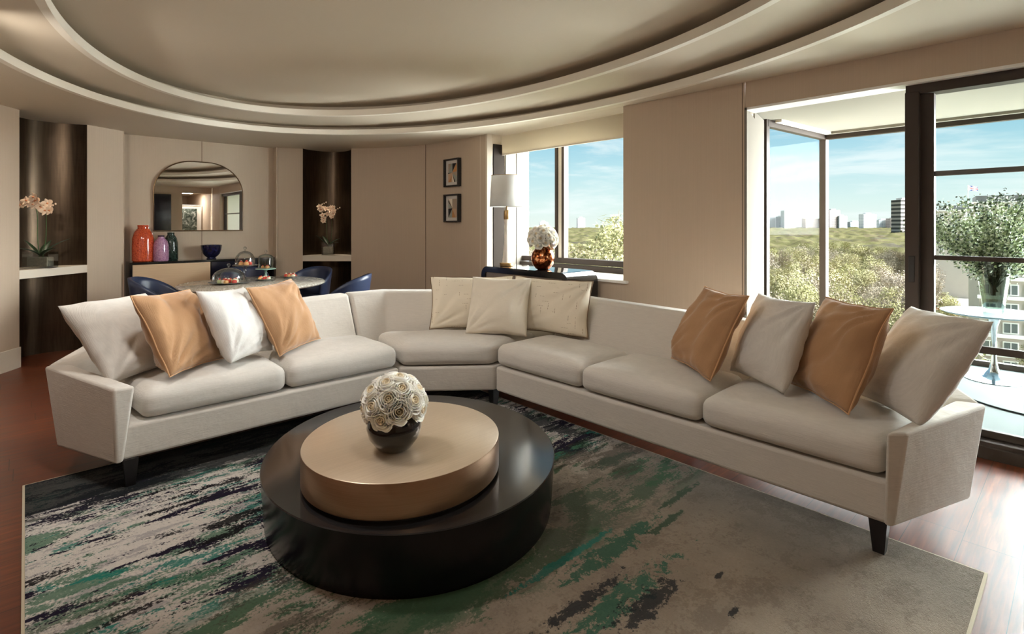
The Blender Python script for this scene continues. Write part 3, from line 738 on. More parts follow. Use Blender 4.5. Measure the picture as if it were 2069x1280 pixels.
# ------------------------------------------------------------------ framed art
def tri_art(label, zc, tris, flipx=False):
    t = thing('picture_frame', label, 'picture', (-5.77, 4.243, zc))
    W, Hh = .165, .187
    m = MB().box(-W, W, -.055, 0, Hh-.02, Hh).box(-W, W, -.055, 0, -Hh, -Hh+.02).box(-W, -W+.02, -.055, 0, -Hh+.02, Hh-.02).box(W-.02, W, -.055, 0, -Hh+.02, Hh-.02)
    m.build('frame', BLACKW, t, bevel=.002)
    MB().box(-W+.02, W-.02, -.02, -.01, -Hh+.02, Hh-.02).build('mat', plain('mat_board', srgb(206, 200, 192), .8), t)
    cols = {'k': srgb(26, 24, 26), 't': srgb(190, 134, 82), 'p': srgb(196, 160, 130), 'w': srgb(236, 226, 208), 'g': srgb(150, 156, 146), 's': srgb(172, 150, 130)}
    for kx, c in cols.items():
        pass
    keys = list(cols); mats = [bpy.data.materials.get('art_'+k) or plain('art_'+k, cols[k], .7) for k in keys]
    a = MB(); s = .095; hh = .125
    for i, (key, poly) in enumerate(tris):
        y = -.0205-.0004*i
        a.add([(p[0]*s, y, p[1]*hh) for p in poly], [tuple(range(len(poly)))], keys.index(key))
    a.build('artwork', mats, t)
tri_art('upper framed geometric print on the curved wall left of the window', 2.105,
        [('s', [(-1,-1),(1,-1),(1,1),(-1,1)]), ('g', [(-1,0),(0,0),(0,1),(-.3,1)]), ('k', [(0,.1),(0,1),(.9,1)]), ('t', [(0,.05),(1,1),(1,.1)]), ('p', [(-1,-1),(-.1,-1),(0,0),(-1,-.1)]),
         ('t', [(-1,-1),(-.4,-1),(-.1,-.3)]), ('w', [(0,-.1),(0,-1),(.4,-1)]), ('k', [(.02,-.1),(.45,-1),(.7,-1)]), ('g', [(.1,-.1),(.75,-1),(1,-1),(1,-.4)]), ('k', [(-1,-.08),(-.1,0),(-1,.02)])])
tri_art('lower framed geometric print on the curved wall left of the window', 1.63,
        [('s', [(-1,-1),(1,-1),(1,1),(-1,1)]), ('w', [(-.9,1),(-.05,1),(-.05,.05),(-.6,.7)]), ('k', [(-1,.9),(-1,.7),(-.05,.02)]), ('g', [(-1,.6),(-.1,0),(-1,.05)]), ('k', [(-1,-.05),(0,0),(-.95,-1)]),
         ('g', [(0,-.05),(-.9,-1),(-.1,-1)]), ('t', [(0,-.05),(-.1,-1),(.75,-1)]), ('p', [(0,0),(1,-.1),(1,-1),(.8,-1)]), ('g', [(.05,.1),(.1,1),(.05,1)])])

# ------------------------------------------------------------------ mirror
mi = thing('wall_mirror', 'wide arched mirror with a thin bronze rim above the sideboard', 'mirror', (-8.145, 1.747, 1.33))
def arch(w, h, r, n=14):
    pts = [(-w, 0), (w, 0)]
    for k in range(n+1):
        a = pi/2*k/n; pts.append((w-r+r*cos(a), h-r*.95+r*.95*sin(a)))
    for k in range(n+1):
        a = pi/2+pi/2*k/n; pts.append((-w+r+r*cos(a), h-r*.95+r*.95*sin(a)))
    return pts
A1 = arch(.53, .925, .44); m = MB(); n = len(A1)
m.add([(.022, p[0], p[1]) for p in A1]+[(.0, p[0], p[1]) for p in A1], [tuple(range(n)), tuple(range(2*n-1, n-1, -1))]+[(i, n+i, n+(i+1) % n, (i+1) % n) for i in range(n)])
m.build('glass', MIRROR, mi)
MB().tube([(.018, p[0], p[1]) for p in A1], .009, 6, closed=True).build('rim', plain('bronze_rim', srgb(110, 86, 62), .35, .8), mi)

# ------------------------------------------------------------------ sideboard and what stands on it
sb = thing('sideboard', 'low black sideboard with a pale oak front below the arched mirror', 'sideboard', (-7.98, 1.78, 0))
MB().box(-.165, .165, -.85, .83, .925, .95).box(-.165, .155, -.85, -.825, .45, .925).box(-.165, .155, .805, .83, .45, .925).box(-.165, .155, -.83, .81, .44, .465).box(-.165, -.15, -.83, .81, .46, .925).build('cabinet_body', BLACKG, sb)
MB().box(.13, .152, -.82, .02, .47, .918).build('door', OAK, sb, bevel=.003)
MB().box(.13, .152, .03, .60, .47, .918).build('door', plain('smoked_glass_front', (.012, .012, .02), .1), sb, bevel=.003)
MB().box(-.14, .14, .61, .63, .47, .918).build('partition', BLACKG, sb)
for y in (-.78, .76):
    for x in (-.13, .12): MB().box(x-.012, x+.012, y-.012, y+.012, 0, .44).build('leg', BLACKW, sb)
def vase(name, label, x, y, h, r, mt, lid, neck=.42):
    t = thing(name, label, 'vase', (x, y, .951))
    MB().lathe([(0, 0), (r*.9, 0), (r, .012), (r*1.0, h*.35), (r*.97, h*.62), (r*.82, h*.78), (r*neck*1.15, h*.88), (r*neck, h*.9), (r*neck, h*.94), (0, h*.94)], 36).build('body', mt, t, smooth=True)
    MB().lathe([(r*neck*.98, h*.94), (r*neck*1.02, h*.95), (r*neck*1.02, h*.995), (0, h)], 24).build('lid', lid, t, smooth=True)
vase('tall_vase', 'tall orange glazed lidded vase at the left end of the sideboard', -7.97, 1.085, .455, .118, ORANGE, ORANGE, .5)
vase('bottle_vase', 'small mauve glazed vase with a dark lid between the orange and green vases', -7.90, 1.262, .325, .084, PINK, MARK, .42)
vase('bottle_vase', 'dark green glazed vase behind the mauve vase', -8.03, 1.39, .36, .082, GREEN, GREEN, .5)
bo = thing('bowl', 'midnight blue glazed bowl alone in the middle of the sideboard', 'bowl', (-7.95, 1.84, .951))
MB().lathe([(0, 0), (.055, 0), (.06, .006), (.05, .022), (.07, .035), (.1, .07), (.118, .12), (.127, .185), (.122, .187), (.105, .12), (.07, .05), (0, .035)], 40).build('vessel', NAVYC, bo, smooth=True)

# ------------------------------------------------------------------ orchids in the niches
def petal_flower(r, name, parent, loc, d, sc=1.):
    mb = MB()
    for k in range(5):
        a = 2*pi*k/5+.3; L, W = (r, r*.95) if k in (1, 4) else (r*.95, r*.6)
        def P(i, j, a=a, L=L, W=W):
            s = (i-.5)*2; w = W*sin(pi*(.12+.84*j))**.7; x, y = s*w/2, L*j
            return (x*cos(a)-y*sin(a), x*sin(a)+y*cos(a), .25*r*j*j-.1*r*abs(s))
        mb.grid(3, 4, P)
    mb.lathe([(0, -.1*r), (.18*r, 0), (.12*r, .25*r), (0, .3*r)], 8, mi=1)
    o = mb.build(name, [ORCH, ORCHC], parent, smooth='all', loc=loc); o.rotation_mode = 'QUATERNION'; o.rotation_quaternion = Vector(d).to_track_quat('Z', 'Y')
    return o
def orchid(x, y, z, stems, label, vlabel, vs, hdg, seed, sc=1., leaves=5):
    r = random.Random(seed)
    v = thing('glass_vase', vlabel, 'vase', (x, y, z), hdg)
    w, d, h = vs
    m = MB().box(-w, w, -d, d, 0, .012)
    for a, b, c, e in ((-w, w, -d, -d+.006), (-w, w, d-.006, d), (-w, -w+.006, -d, d), (w-.006, w, -d, d)): m.box(a, b, c, e, .012, h)
    m.build('vessel', CLEAR, v)
    t = thing('orchid', label, 'orchid', (x, y, z+.03), hdg)
    MB().box(-w*.8, w*.8, -d*.7, d*.7, -.012, h*.5).build('potting_bark', plain('orchid_bark', srgb(150, 142, 124), .9, 0, .4, 60), t, bevel=.01)
    for k in range(leaves):
        a = 2*pi*k/leaves+r.uniform(-.3, .3)+.5
        o = leafm(r.uniform(.2, .27)*sc, .055*sc, r.uniform(.1, .5)).build('leaf', LEAF, t, smooth='all', solid=.002)
        o.location = (0, 0, h*.55); o.rotation_euler = (rad(r.uniform(35, 60)), 0, a)
    for pts in stems:
        MB().tube(catmull(pts, 6), .0035*sc, 6).build('stem', STEM, t, smooth=True)
        end = [Vector(p) for p in pts[-3:]]
        for q in range(8):
            s = q/7; p = end[0].lerp(end[1], s*2) if s < .5 else end[1].lerp(end[2], s*2-1)
            off = Vector((r.uniform(-.035, .035), -.02+r.uniform(-.025, .0), r.uniform(-.035, .03)))
            petal_flower(.047*sc, 'flower', t, p+off, (r.uniform(-.5, .5), -1, r.uniform(-.3, .5)))
        for q in range(3):
            MB().lathe([(0, 0), (.008, .006), (.008, .016), (0, .024)], 8).build('bud', ORCH, t, loc=Vector(pts[-1])+Vector((.02+.028*q, 0, .02+.014*q)))
    return t
# heading: local -y looks towards the viewer / room
orchid(-7.45, .12, .953, [[(-.01, 0, .05), (-.03, 0, .3), (-.03, 0, .5), (-.02, -.03, .62), (.0, -.06, .72), (-.13, -.08, .62)][:5]+[(-.12, -.06, .60)], [(.02, 0, .05), (.06, 0, .3), (.08, -.02, .55), (.11, -.05, .66), (.15, -.07, .58)]],
       'peach orchid with two flower stems and broad leaves in the left niche', 'wide square-cut glass vase on the left niche shelf', (.14, .06, .17), rad(46), 3, 1.12)
orchid(-7.76, 3.37, .953, [[(0, 0, .05), (-.02, 0, .3), (-.03, 0, .5), (-.05, -.04, .66), (-.1, -.05, .70), (-.12, -.05, .62)][:5], [(.02, 0, .05), (.05, 0, .3), (.05, -.02, .52), (.03, -.05, .68), (.1, -.07, .62)]],
       'small peach orchid in the niche right of the mirror', 'small square glass vase in the niche right of the mirror', (.085, .07, .19), rad(58), 5, .95, 4)

# ------------------------------------------------------------------ dining table, crockery, pastries
dx, dy = -6.22, 1.86
dt = thing('dining_table', 'round marble topped dining table behind the left half of the sofa', 'dining table', (dx, dy, 0))
MB().lathe([(.0, .735), (.68, .735), (.72, .742), (.735, .755), (.735, .768), (.73, .772), (0, .772)], 72).build('table_top', MARBLE, dt, smooth=True)
MB().lathe([(.32, 0), (.33, .01), (.3, .03), (.08, .06), (.055, .2), (.055, .6), (.1, .7), (.3, .735)], 32).build('pedestal', BLACKW, dt, smooth=True)
TZ = .772
PCOL = [plain('raspberry_glaze', srgb(206, 62, 44), .3), plain('golden_pastry', srgb(222, 170, 110), .7, 0, .2, 60), plain('icing_cream', srgb(244, 232, 206), .5), plain('green_sponge', srgb(196, 204, 150), .7)]
def pastry(x, y, z, mi, label, group, s=.022):
    mb = MB(); r = random.Random(int(x*1e4)+int(y*1e3))
    mb.lathe([(0, 0), (s*.9, 0), (s, s*.3), (s*.95, s*.9), (s*.7, s*1.25), (0, s*1.4)], 12)
    o = mb.build('pastry', PCOL[mi], smooth=True, loc=(x, y, z), rot=(0, 0, r.random()*3))
    MB().lathe([(0, 0), (s*.4, s*.05), (s*.45, s*.35), (0, s*.6)], 10).build('topping', PCOL[0 if mi else 2], o, loc=(0, 0, s*1.35), smooth=True)
    return tag(o, label, 'pastry', group)
def plate(x, y, z, r, label, mt, name='plate'):
    return tag(MB().lathe([(0, 0), (r*.55, 0), (r*.6, .004), (r, .018), (r*.98, .021), (r*.58, .009), (0, .007)], 40).build(name, mt, smooth=True, loc=(x, y, z)), label, 'plate')
def dome(x, y, z, r, h, label, flat=False):
    t = thing('glass_dome', label, 'cake dome', (x, y, z))
    pr = [(r, 0), (r*1.0, h*.3)]
    for k in range(1, 9):
        a = pi/2*k/8; pr.append((max(.001, r*cos(a)) if not flat else max(.001, r*cos(a)**.45), h*.3+h*.7*sin(a)))
    if flat: pr = [(r, 0), (r, h*.7), (r*.93, h*.84), (r*.7, h*.93), (r*.3, h), (.001, h)]
    m = MB().lathe(pr, 36); m.f = [f for f in m.f if len(f) <= 4]; m.mi = m.mi[:len(m.f)]
    m.build('bell', CLEAR, t, smooth='all')
    MB().lathe([(.003, h), (.008, h+.005), (.007, h+.014), (.018, h+.026), (.019, h+.036), (.01, h+.047), (0, h+.05)], 16).build('knob', CLEAR, t, smooth=True)
    return t
SILV = plain('silver_rim_glass', srgb(150, 152, 146), .2, .6)
plate(-6.28, 1.62, TZ, .20, 'flat glass cake plate under the low glass dome', SILV, 'cake_plate')
dome(-6.28, 1.62, TZ+.02, .158, .15, 'low wide glass dome over pastries at the front of the dining table')
for k in range(9):
    a = k*2.4; q = .045*(k**.5)*.75
    pastry(-6.28+q*cos(a), 1.62+q*sin(a), TZ+.010, k % 4, 'small iced pastry under the low glass dome', 'pastries under the low dome', .026)
def stand(x, y, h, r, label, mt):
    t = thing('cake_stand', label, 'cake stand', (x, y, TZ))
    MB().lathe([(r*.5, 0), (r*.5, .006), (r*.2, .014), (.012, .03), (.01, h*.5), (.017, h*.6), (.01, h*.75), (.03, h-.008), (r, h), (r*1.02, h+.008), (r*.98, h+.012), (0, h+.006)], 36).build('pedestal_plate', mt, t, smooth=True); return t
stand(-6.62, 1.88, .16, .13, 'clear pedestal cake stand behind the low glass dome', CLEAR)
dome(-6.62, 1.88, TZ+.173, .105, .16, 'tall glass bell on the clear pedestal cake stand')
for k in range(5):
    a = k*2*pi/5; pastry(-6.62+.05*cos(a), 1.88+.05*sin(a), TZ+.172, 0 if k % 2 else 1, 'small red pastry under the tall glass bell', 'pastries under the tall bell', .026)
stand(-6.78, 2.16, .095, .115, 'pale green pedestal cake stand at the back of the dining table', plain('sea_green_glass', srgb(150, 186, 172), .15, 0))
dome(-6.78, 2.16, TZ+.108, .088, .17, 'straight sided glass cloche on the pale green cake stand', True)
for k in range(3):
    a = k*2*pi/3; pastry(-6.78+.035*cos(a), 2.16+.035*sin(a), TZ+.107, 1, 'small golden pastry under the straight sided cloche', 'pastries under the straight cloche', .02)
plate(-6.38, 2.02, TZ, .10, 'small glass plate of pastries between the domes and the sofa', SILV)
for k, (a, b) in enumerate([(-.05, -.02), (-.02, .02), (.02, -.01), (.045, .03), (0, -.05)]):
    pastry(-6.38+a, 2.02+b, TZ+.010, [2, 0, 0, 2, 1][k], 'small pastry on the glass plate beside the low dome', 'pastries on the front plate', .022)
plate(-6.50, 2.34, TZ, .105, 'small glass plate of pastries nearest the right edge of the marble table', SILV)
for k, (a, b) in enumerate([(-.05, -.02), (-.02, .025), (.02, -.01), (.045, .03), (0, .06)]):
    pastry(-6.50+a, 2.34+b, TZ+.010, [0, 0, 1, 2, 0][k], 'small red pastry on the plate nearest the right edge', 'pastries on the right plate', .024)

def make_chair():
    t = thing('dining_chair', 'x', 'chair')
    K = 22; m = MB()
    def P(i, j):
        a = (i-.5)*2; ang = a*rad(112); c = abs(a)
        top = .86-.20*c**2.2; z = .44+(top-.44)*j; r = .24+.055*j*(1-.3*c)
        return (r*sin(ang), r*cos(ang)*1.0, z)
    m.grid(K, 8, P); m.build('shell', NAVY, t, smooth='all', solid=.03, offset=1, bevel=0)
    mb = rounded_box((.47, .47, .09), .035, 5, .012); mb.v = [(x, y, z+.45) for x, y, z in mb.v]; mb.build('seat', NAVY, t, smooth=True)
    for sx in (-1, 1):
        for sy in (-1, 1): MB().tube([(sx*.16, sy*.16, .41), (sx*.21, sy*.21, 0)], [.016, .009], 10).build('leg', BLACKW, t)
    return t
ch = make_chair()
first = True
for x, y, lab in ((-6.62, 1.06, 'navy leather tub dining chair left of the marble table in front of the sideboard'),
                  (-5.60, 2.62, 'blue leather tub dining chair at the right of the marble table by the curved wall'),
                  (-6.72, 2.66, 'dark leather tub dining chair behind the marble table by the right niche'),
                  (-7.25, 2.06, 'dark leather tub dining chair behind the cake stands next to the sideboard')):
    o = ch if first else copy_tree(ch); first = False
    o.location = (x, y, 0); o['label'] = lab; o['group'] = 'tub chairs around the marble table'
    d = Vector((x-dx, y-dy)); o.rotation_euler = (0, 0, math.atan2(d.y, d.x)-pi/2)

# ------------------------------------------------------------------ balcony furniture
tx, ty = -.535, 6.0
tt = thing('tulip_table', 'white tulip side table on a slender chrome stem on the balcony', 'side table', (tx, ty, .10))
MB().lathe([(0, .552), (.33, .552), (.352, .562), (.355, .568), (0, .57)], 56).build('table_top', plain('pale_blue_top', srgb(120, 138, 146), .3, **{'Specular IOR Level': 0.05}), tt, smooth=True)
MB().lathe([(.19, 0), (.195, .006), (.15, .018), (.07, .04), (.035, .085), (.02, .16), (.016, .30), (.022, .44), (.045, .52), (.075, .552)], 40).build('stem', CHROME, tt, smooth=True)
gv = thing('tall_glass_vase', 'tall tapered glass vase on the tulip table', 'vase', (tx, ty, .67))
m = MB().lathe([(0, .0), (.068, 0), (.07, .02), (.125, .45), (.121, .45), (.066, .035), (0, .03)], 40); m.build('vessel', SMOKE, gv, smooth=True)
FOL = [plain('spring_leaf_%s' % k, srgb(*c), .6, 0, .25, 30) for k, c in (('mid', (132, 146, 104)), ('pale', (188, 194, 166)), ('dark', (72, 86, 62)))]
def branch(seed, d, L):
    r = random.Random(seed); p = Vector((0, 0, 0)); pts = []
    hd = Vector(d).normalized(); base = Vector((d[0]*.03, d[1]*.03, 0))
    for k in range(9):
        s = k/8; pts.append(Vector((-hd.x*.04*(1-s), -hd.y*.04*(1-s), .05))*(1-s)+Vector((hd.x*L*s**1.6, hd.y*L*s**1.6, .03+hd.z*L*s)))
    o = MB().tube(pts, [.004*(1-.7*k/8) for k in range(9)], 5).build('leafy_stem', LEAF, smooth=True)
    mb = MB()
    for k in range(190):
        s = .3+.7*(k/189); i = s*8; a = int(min(7, i)); p = pts[a].lerp(pts[a+1], i-a)
        rr = .06*(1-.6*s)+.012; q = p+Vector((r.gauss(0, 1), r.gauss(0, 1), r.gauss(0, 1)))*rr*.75
        sz = r.uniform(.009, .018); n = Vector((r.gauss(0, 1), r.gauss(0, 1), r.gauss(0, 1)+.4)).normalized(); u = n.orthogonal().normalized(); w = n.cross(u)
        mi = 2 if s > .93 else r.choice([0, 0, 1, 1, 2])
        mb.add([q+u*sz, q+w*sz*.75+n*sz*.3, q-u*sz, q-w*sz*.75+n*sz*.3], [(0, 1, 2, 3)], mi)
    mb.build('leaves', FOL, o)
    return o
for k in range(42):
    a = k*2.399; e = .15+.62*((k % 7)/6); d = (cos(a)*e, sin(a)*e*.45, 1-.35*e)
    L = R.uniform(.72, .92)+.15*e
    o = branch(k, d, L*.95); o.location = (tx+cos(a)*.015, ty+sin(a)*.015, .73)
    tag(o, 'leafy green blossom stem in the tall glass vase on the balcony', 'stem', 'leafy stems in the tall glass vase')
# nearest-to-left reaching stems
for k, (dxx, L) in enumerate(((-.95, .88), (-.75, .86), (-.5, .9))):
    dcam = Vector((.677, .736)); e = dxx
    o = branch(100+k, (dcam.x*e, dcam.y*e*.6, .72), L); o.location = (tx, ty, .76)
    tag(o, 'leafy green blossom stem in the tall glass vase on the balcony', 'stem', 'leafy stems in the tall glass vase')
cb = MB().tube(catmull([(-.72, 5.35, .106), (-.5, 5.12, .106), (-.2, 5.02, .106), (.3, 5.05, .106), (.8, 4.9, .106)], 8), .006, 6).build('cable', BLACKW, smooth=True)
tag(cb, 'thin black cable lying on the pale balcony floor', 'cable')

# ------------------------------------------------------------------ seen in the mirror: television, corridor picture, ring sculpture
tv = thing('television', 'large black wall television seen only in the mirror', 'television', (1.845, 2.25, 1.25))
MB().box(-.05, 0, -.88, .88, 0, 1.05).build('screen', plain('black_screen', (.008, .008, .016), .12), tv, bevel=.004)
MB().box(-.052, -.0, -.89, .89, -.012, .0).build('bezel', CHROME, tv)
pf = thing('large_picture', 'large black and white photograph with a wide white mat in the corridor', 'picture', (3.0, 3.74, .98))
MB().box(0, .03, -.40, .40, 0, 1.05).build('mat', WHITE, pf)
def bw():
    x = NT('abstract_photo'); a = x.noise(x.obj(), 7, 6, .65, 1.2)
    return x.set(x.ramp(a, [(.4, srgb(40, 52, 44)), (.55, srgb(110, 120, 110)), (.66, srgb(226, 228, 224))]), .4)
MB().box(-.004, 0, -.30, .30, .1, .95).build('photograph', bw(), pf)
MB().box(-.012, .035, -.42, -.40, -.02, 1.07).box(-.012, .035, .40, .42, -.02, 1.07).box(-.012, .035, -.4, .4, 1.05, 1.07).box(-.012, .035, -.4, .4, -.02, 0).build('frame', WHITE, pf)
MB().box(-.0, .5, -.4, .4, -1.0, -.02).build('cabinet', OAK, pf) if False else None
pc = thing('hall_cabinet', 'low cabinet in the corridor carrying the large photograph', 'cabinet', (3.22, 3.74, 0))
MB().box(-.2, .2, -.41, .41, 0, .97).build('body', OAK, pc, bevel=.004)
sc_ = thing('ring_sculpture', 'dark sculpture of looped rings seen in the mirror', 'sculpture', (1.55, 5.1, 1.2))
MB().box(-.1, .1, -.2, .2, 0, .02).build('foot', BLACKW, sc_)
for r_, a in ((.17, .3), (.15, -.2), (.12, .7)):
    MB().tube([(cos(t)*r_*sin(a), cos(t)*r_*cos(a), .18+sin(t)*r_) for t in [2*pi*k/32 for k in range(32)]], .009, 6, closed=True).build('ring', BLACKW, sc_, smooth=True)
pl = thing('plinth', 'white display plinth under the ring sculpture', 'plinth', (1.55, 5.1, .1))
MB().box(-.2, .2, -.3, .3, 0, 1.1).build('block', WHITE, pl, bevel=.004)

# ------------------------------------------------------------------ outside: ground, park, skyline, street
GZ = -30
def cw(X, Y, z=0): return Vector((.677*X-.736*Y, .736*X+.677*Y, z))
CR = math.atan2(.736, .677)
def grass():
    x = NT('park_ground'); o = x.obj()
    return x.set(x.ramp(x.noise(o, .05, 5, .6), [(.4, srgb(112, 106, 88)), (.6, srgb(120, 124, 86))]), .95, **{'Specular IOR Level': 0.0})
struct(MB().add([cw(-900, 25, GZ), cw(1800, 25, GZ), cw(2600, 2600, GZ), cw(-1500, 2600, GZ)], [(0, 1, 2, 3)]).build('ground', grass()))
struct(MB().add([cw(70, 60, GZ+.05), cw(110, 60, GZ+.05), cw(215, 260, GZ+.05), cw(185, 260, GZ+.05)], [(0, 1, 2, 3)]).build('road', plain('street_asphalt', srgb(150, 142, 134), .9, 0, .1, .2)))
def twigs(name, cols):
    x = NT(name); inf = x.n('ShaderNodeObjectInfo'); o = x.obj()
    c = x.ramp(x.noise(o, .35, 3, .6), [(.35, cols[0]), (.6, cols[1])])
    c = x.mix(x.math('MULTIPLY', inf.outputs['Random'], .35), c, cols[2]); return x.set(c, .9, **{'Specular IOR Level': 0.0})
TW = [twigs('spring_green_twigs', (srgb(124, 122, 80), srgb(144, 140, 102), srgb(122, 112, 90))),
      twigs('bare_brown_twigs', (srgb(116, 104, 92), srgb(138, 126, 112), srgb(118, 114, 86))),
      twigs('olive_haze_twigs', (srgb(126, 120, 82), srgb(146, 140, 106), srgb(128, 118, 94)))]
BARK = plain('pale_bark', srgb(140, 128, 108), .9)
def make_tree(seed, mt, n=2600, dens=1.):
    r = random.Random(seed); t = thing('tree', 'x', 'tree')
    m = MB().tube([(0, 0, 0), (r.uniform(-.3, .3), 0, 4), (0, r.uniform(-.4, .4), 8)], [.5, .38, .25], 7)
    blobs = []
    for k in range(13):
        a = r.random()*6.28; e = r.uniform(.1, 1); rad_ = r.uniform(1.8, 5.2)*(1-.3*e)
        p = Vector((cos(a)*rad_, sin(a)*rad_, 7+7.2*e)); blobs.append((p, r.uniform(1.7, 2.9)))
        q = Vector((0, 0, r.uniform(3.5, 7))); mid = q.lerp(p, .5)+Vector((0, 0, -.4))
        m.tube([q, mid, p], [.2, .12, .05], 5)
        for j in range(5):
            d = Vector((r.gauss(0, 1), r.gauss(0, 1), r.gauss(.3, 1))).normalized()*2.2; m.tube([p.lerp(q, .25), p+d], [.06, .02], 3)
    m.build('trunk', BARK, t)
    c = MB()
    for k in range(n):
        p, b = blobs[r.randrange(len(blobs))]; d = Vector((r.gauss(0, 1), r.gauss(0, 1), r.gauss(0, 1))).normalized()*b*r.random()**.4
        q = p+d; u = Vector((r.gauss(0, 1), r.gauss(0, 1), r.gauss(0, .8))).normalized(); w = u.orthogonal().normalized()
        if k % 3: s1, s2 = r.uniform(.14, .26), r.uniform(.12, .2)
        else: s1, s2 = r.uniform(.5, .9), .035
        c.add([q-u*s1, q-w*s2, q+u*s1, q+w*s2], [(0, 1, 2, 3)])
    c.build('crown', mt, t); return t
protos = [make_tree(i, TW[[0, 1, 2, 0, 2][i]]) for i in range(5)]
TL = ['spring green tree among the park trees below the windows', 'bare brown twigged tree among the park trees below the windows', 'olive budding tree among the park trees below the windows']
TL = [TL[0], TL[1], TL[2], TL[0], TL[2]]; TG = ['green park trees', 'bare park trees', 'olive park trees', 'green park trees', 'olive park trees']
usedt = set()
def put_tree(X, Y, i, sc, label=None, group=None, z=GZ):
    o = protos[i] if i not in usedt else copy_tree(protos[i]); usedt.add(i)
    o.location = cw(X, Y, z); o.rotation_euler = (0, 0, R.random()*6.28); o.scale = (sc, sc, sc*R.uniform(.92, 1.08))
    o['label'] = label or TL[i]; o['group'] = group or TG[i]; return o
cnt = 0; Y = 64.
rt = random.Random(5)
while Y < 330:
    step = 8.5+Y*.028
    for uA, uB in ((1040, 1275), (1515, 1868)):
        X = (uA-1034.5)/1070*Y-3; X1 = (uB-1034.5)/1070*Y+3
        X += rt.uniform(0, step)
        while X < X1:
            big = uA < 1100 and X > .10*Y and 85 < Y < 130
            nz = noise.noise(Vector((X*.03, Y*.03, 0)))
            i = 1 if nz < -.12 else (rt.choice([0, 3]) if nz > .12 else rt.choice([2, 4, 0, 1]))
            if not (uA > 1100 and Y < 62):
                put_tree(X+rt.uniform(-2, 2), Y+rt.uniform(-2, 2), i, rt.uniform(.9, 1.12)*(1+Y*.0007)); cnt += 1
            X += step*rt.uniform(.9, 1.1)
    Y += step*.8
for k, (X, Y, s_) in enumerate(((17.5, 100, 1.95), (24, 112, 2.0), (12.5, 118, 1.72), (21, 92, 1.75), (28, 125, 2.05), (14, 88, 1.5))):
    put_tree(X, Y, [0, 3, 2, 0, 3, 2][k], s_, 'very tall tree rising to the skyline beyond the small window', 'tall trees beyond the small window')
for k, (X, Y) in enumerate(((84, 104), (92, 118), (100, 132), (124, 150), (138, 168), (112, 128), (150, 196), (168, 215), (90, 92), (131, 146))):
    put_tree(X, Y, [1, 2, 1, 4, 0][k % 5], .72, 'small street tree between the pale stone buildings', 'street trees between the buildings')
# distant woodland: nobody could count it
m = MB(); K1, K2 = 120, 46
def wood(i, j):
    Y = 315+(j**1.6)*1000; X = (-.08+.95*i)*Y
    z = GZ+14+3.2*noise.noise(Vector((X*.045, Y*.045, 0)))+2.2*noise.noise(Vector((X*.13, Y*.13, 4)))+ (2.0 if j > .02 else -14)+j*9
    return cw(X, Y, z)
m.grid(K1*2, K2*2, wood)
def woodm():
    x = NT('far_woodland'); o = x.obj()
    c = x.ramp(x.noise(o, .025, 5, .7), [(.35, srgb(66, 58, 48)), (.5, srgb(70, 68, 44)), (.65, srgb(60, 56, 48))])
    x.set(c, .95, **{'Specular IOR Level': 0.0}); x.bump(x.noise(o, .35, 5, .8), .6, 1.); return x.m
tag(m.build('distant_woodland', woodm(), smooth='all'), 'hazy woodland canopy of the park reaching the skyline', 'woodland', kind='stuff')
def facade(name, wall, glass, sx, sz, fx=.55, fz=.6):
    x = NT(name); s = x.sep(x.obj())
    a = x.math('FRACT', x.math('DIVIDE', x.math('ADD', s[0], s[1]), sx)); b = x.math('FRACT', x.math('DIVIDE', s[2], sz))
    w = x.math('MULTIPLY', x.math('LESS_THAN', a, fx), x.math('LESS_THAN', b, fz))
    return x.set(x.mix(w, wall, glass), .8, **{'Specular IOR Level': 0.0})
FW = facade('white_tower_facade', srgb(190, 190, 188), srgb(140, 146, 150), 4, 3.6); FB = facade('banded_tower_facade', srgb(180, 166, 156), srgb(84, 80, 78), 900, 5.2, 1.1, .5)
FG = facade('grey_block_facade', srgb(150, 152, 154), srgb(124, 130, 132), 5, 4)
FP = facade('pinkish_block_facade', srgb(164, 150, 142), srgb(130, 122, 118), 5, 4)
def tower(u0_, u1_, vt, Y, mt, label, d=18, step=True):
    X0, X1 = (u0_-1034.5)/1070*Y, (u1_-1034.5)/1070*Y; zt = 1.4+(455-vt)*Y/1070; zb = GZ
    c = cw((X0+X1)/2, Y+d/2, zb); w = (X1-X0)/2
    t = thing('tower_block', label, 'building', c, CR)
    MB().box(-w, w, -d/2, d/2, 0, zt-zb).build('body', mt, t)
    MB().box(-w*.5, w*.35, -d*.3, d*.3, zt-zb, zt-zb+2.6).build('roof_plant_room', plain('roof_plant', srgb(200, 200, 198), .8), t)
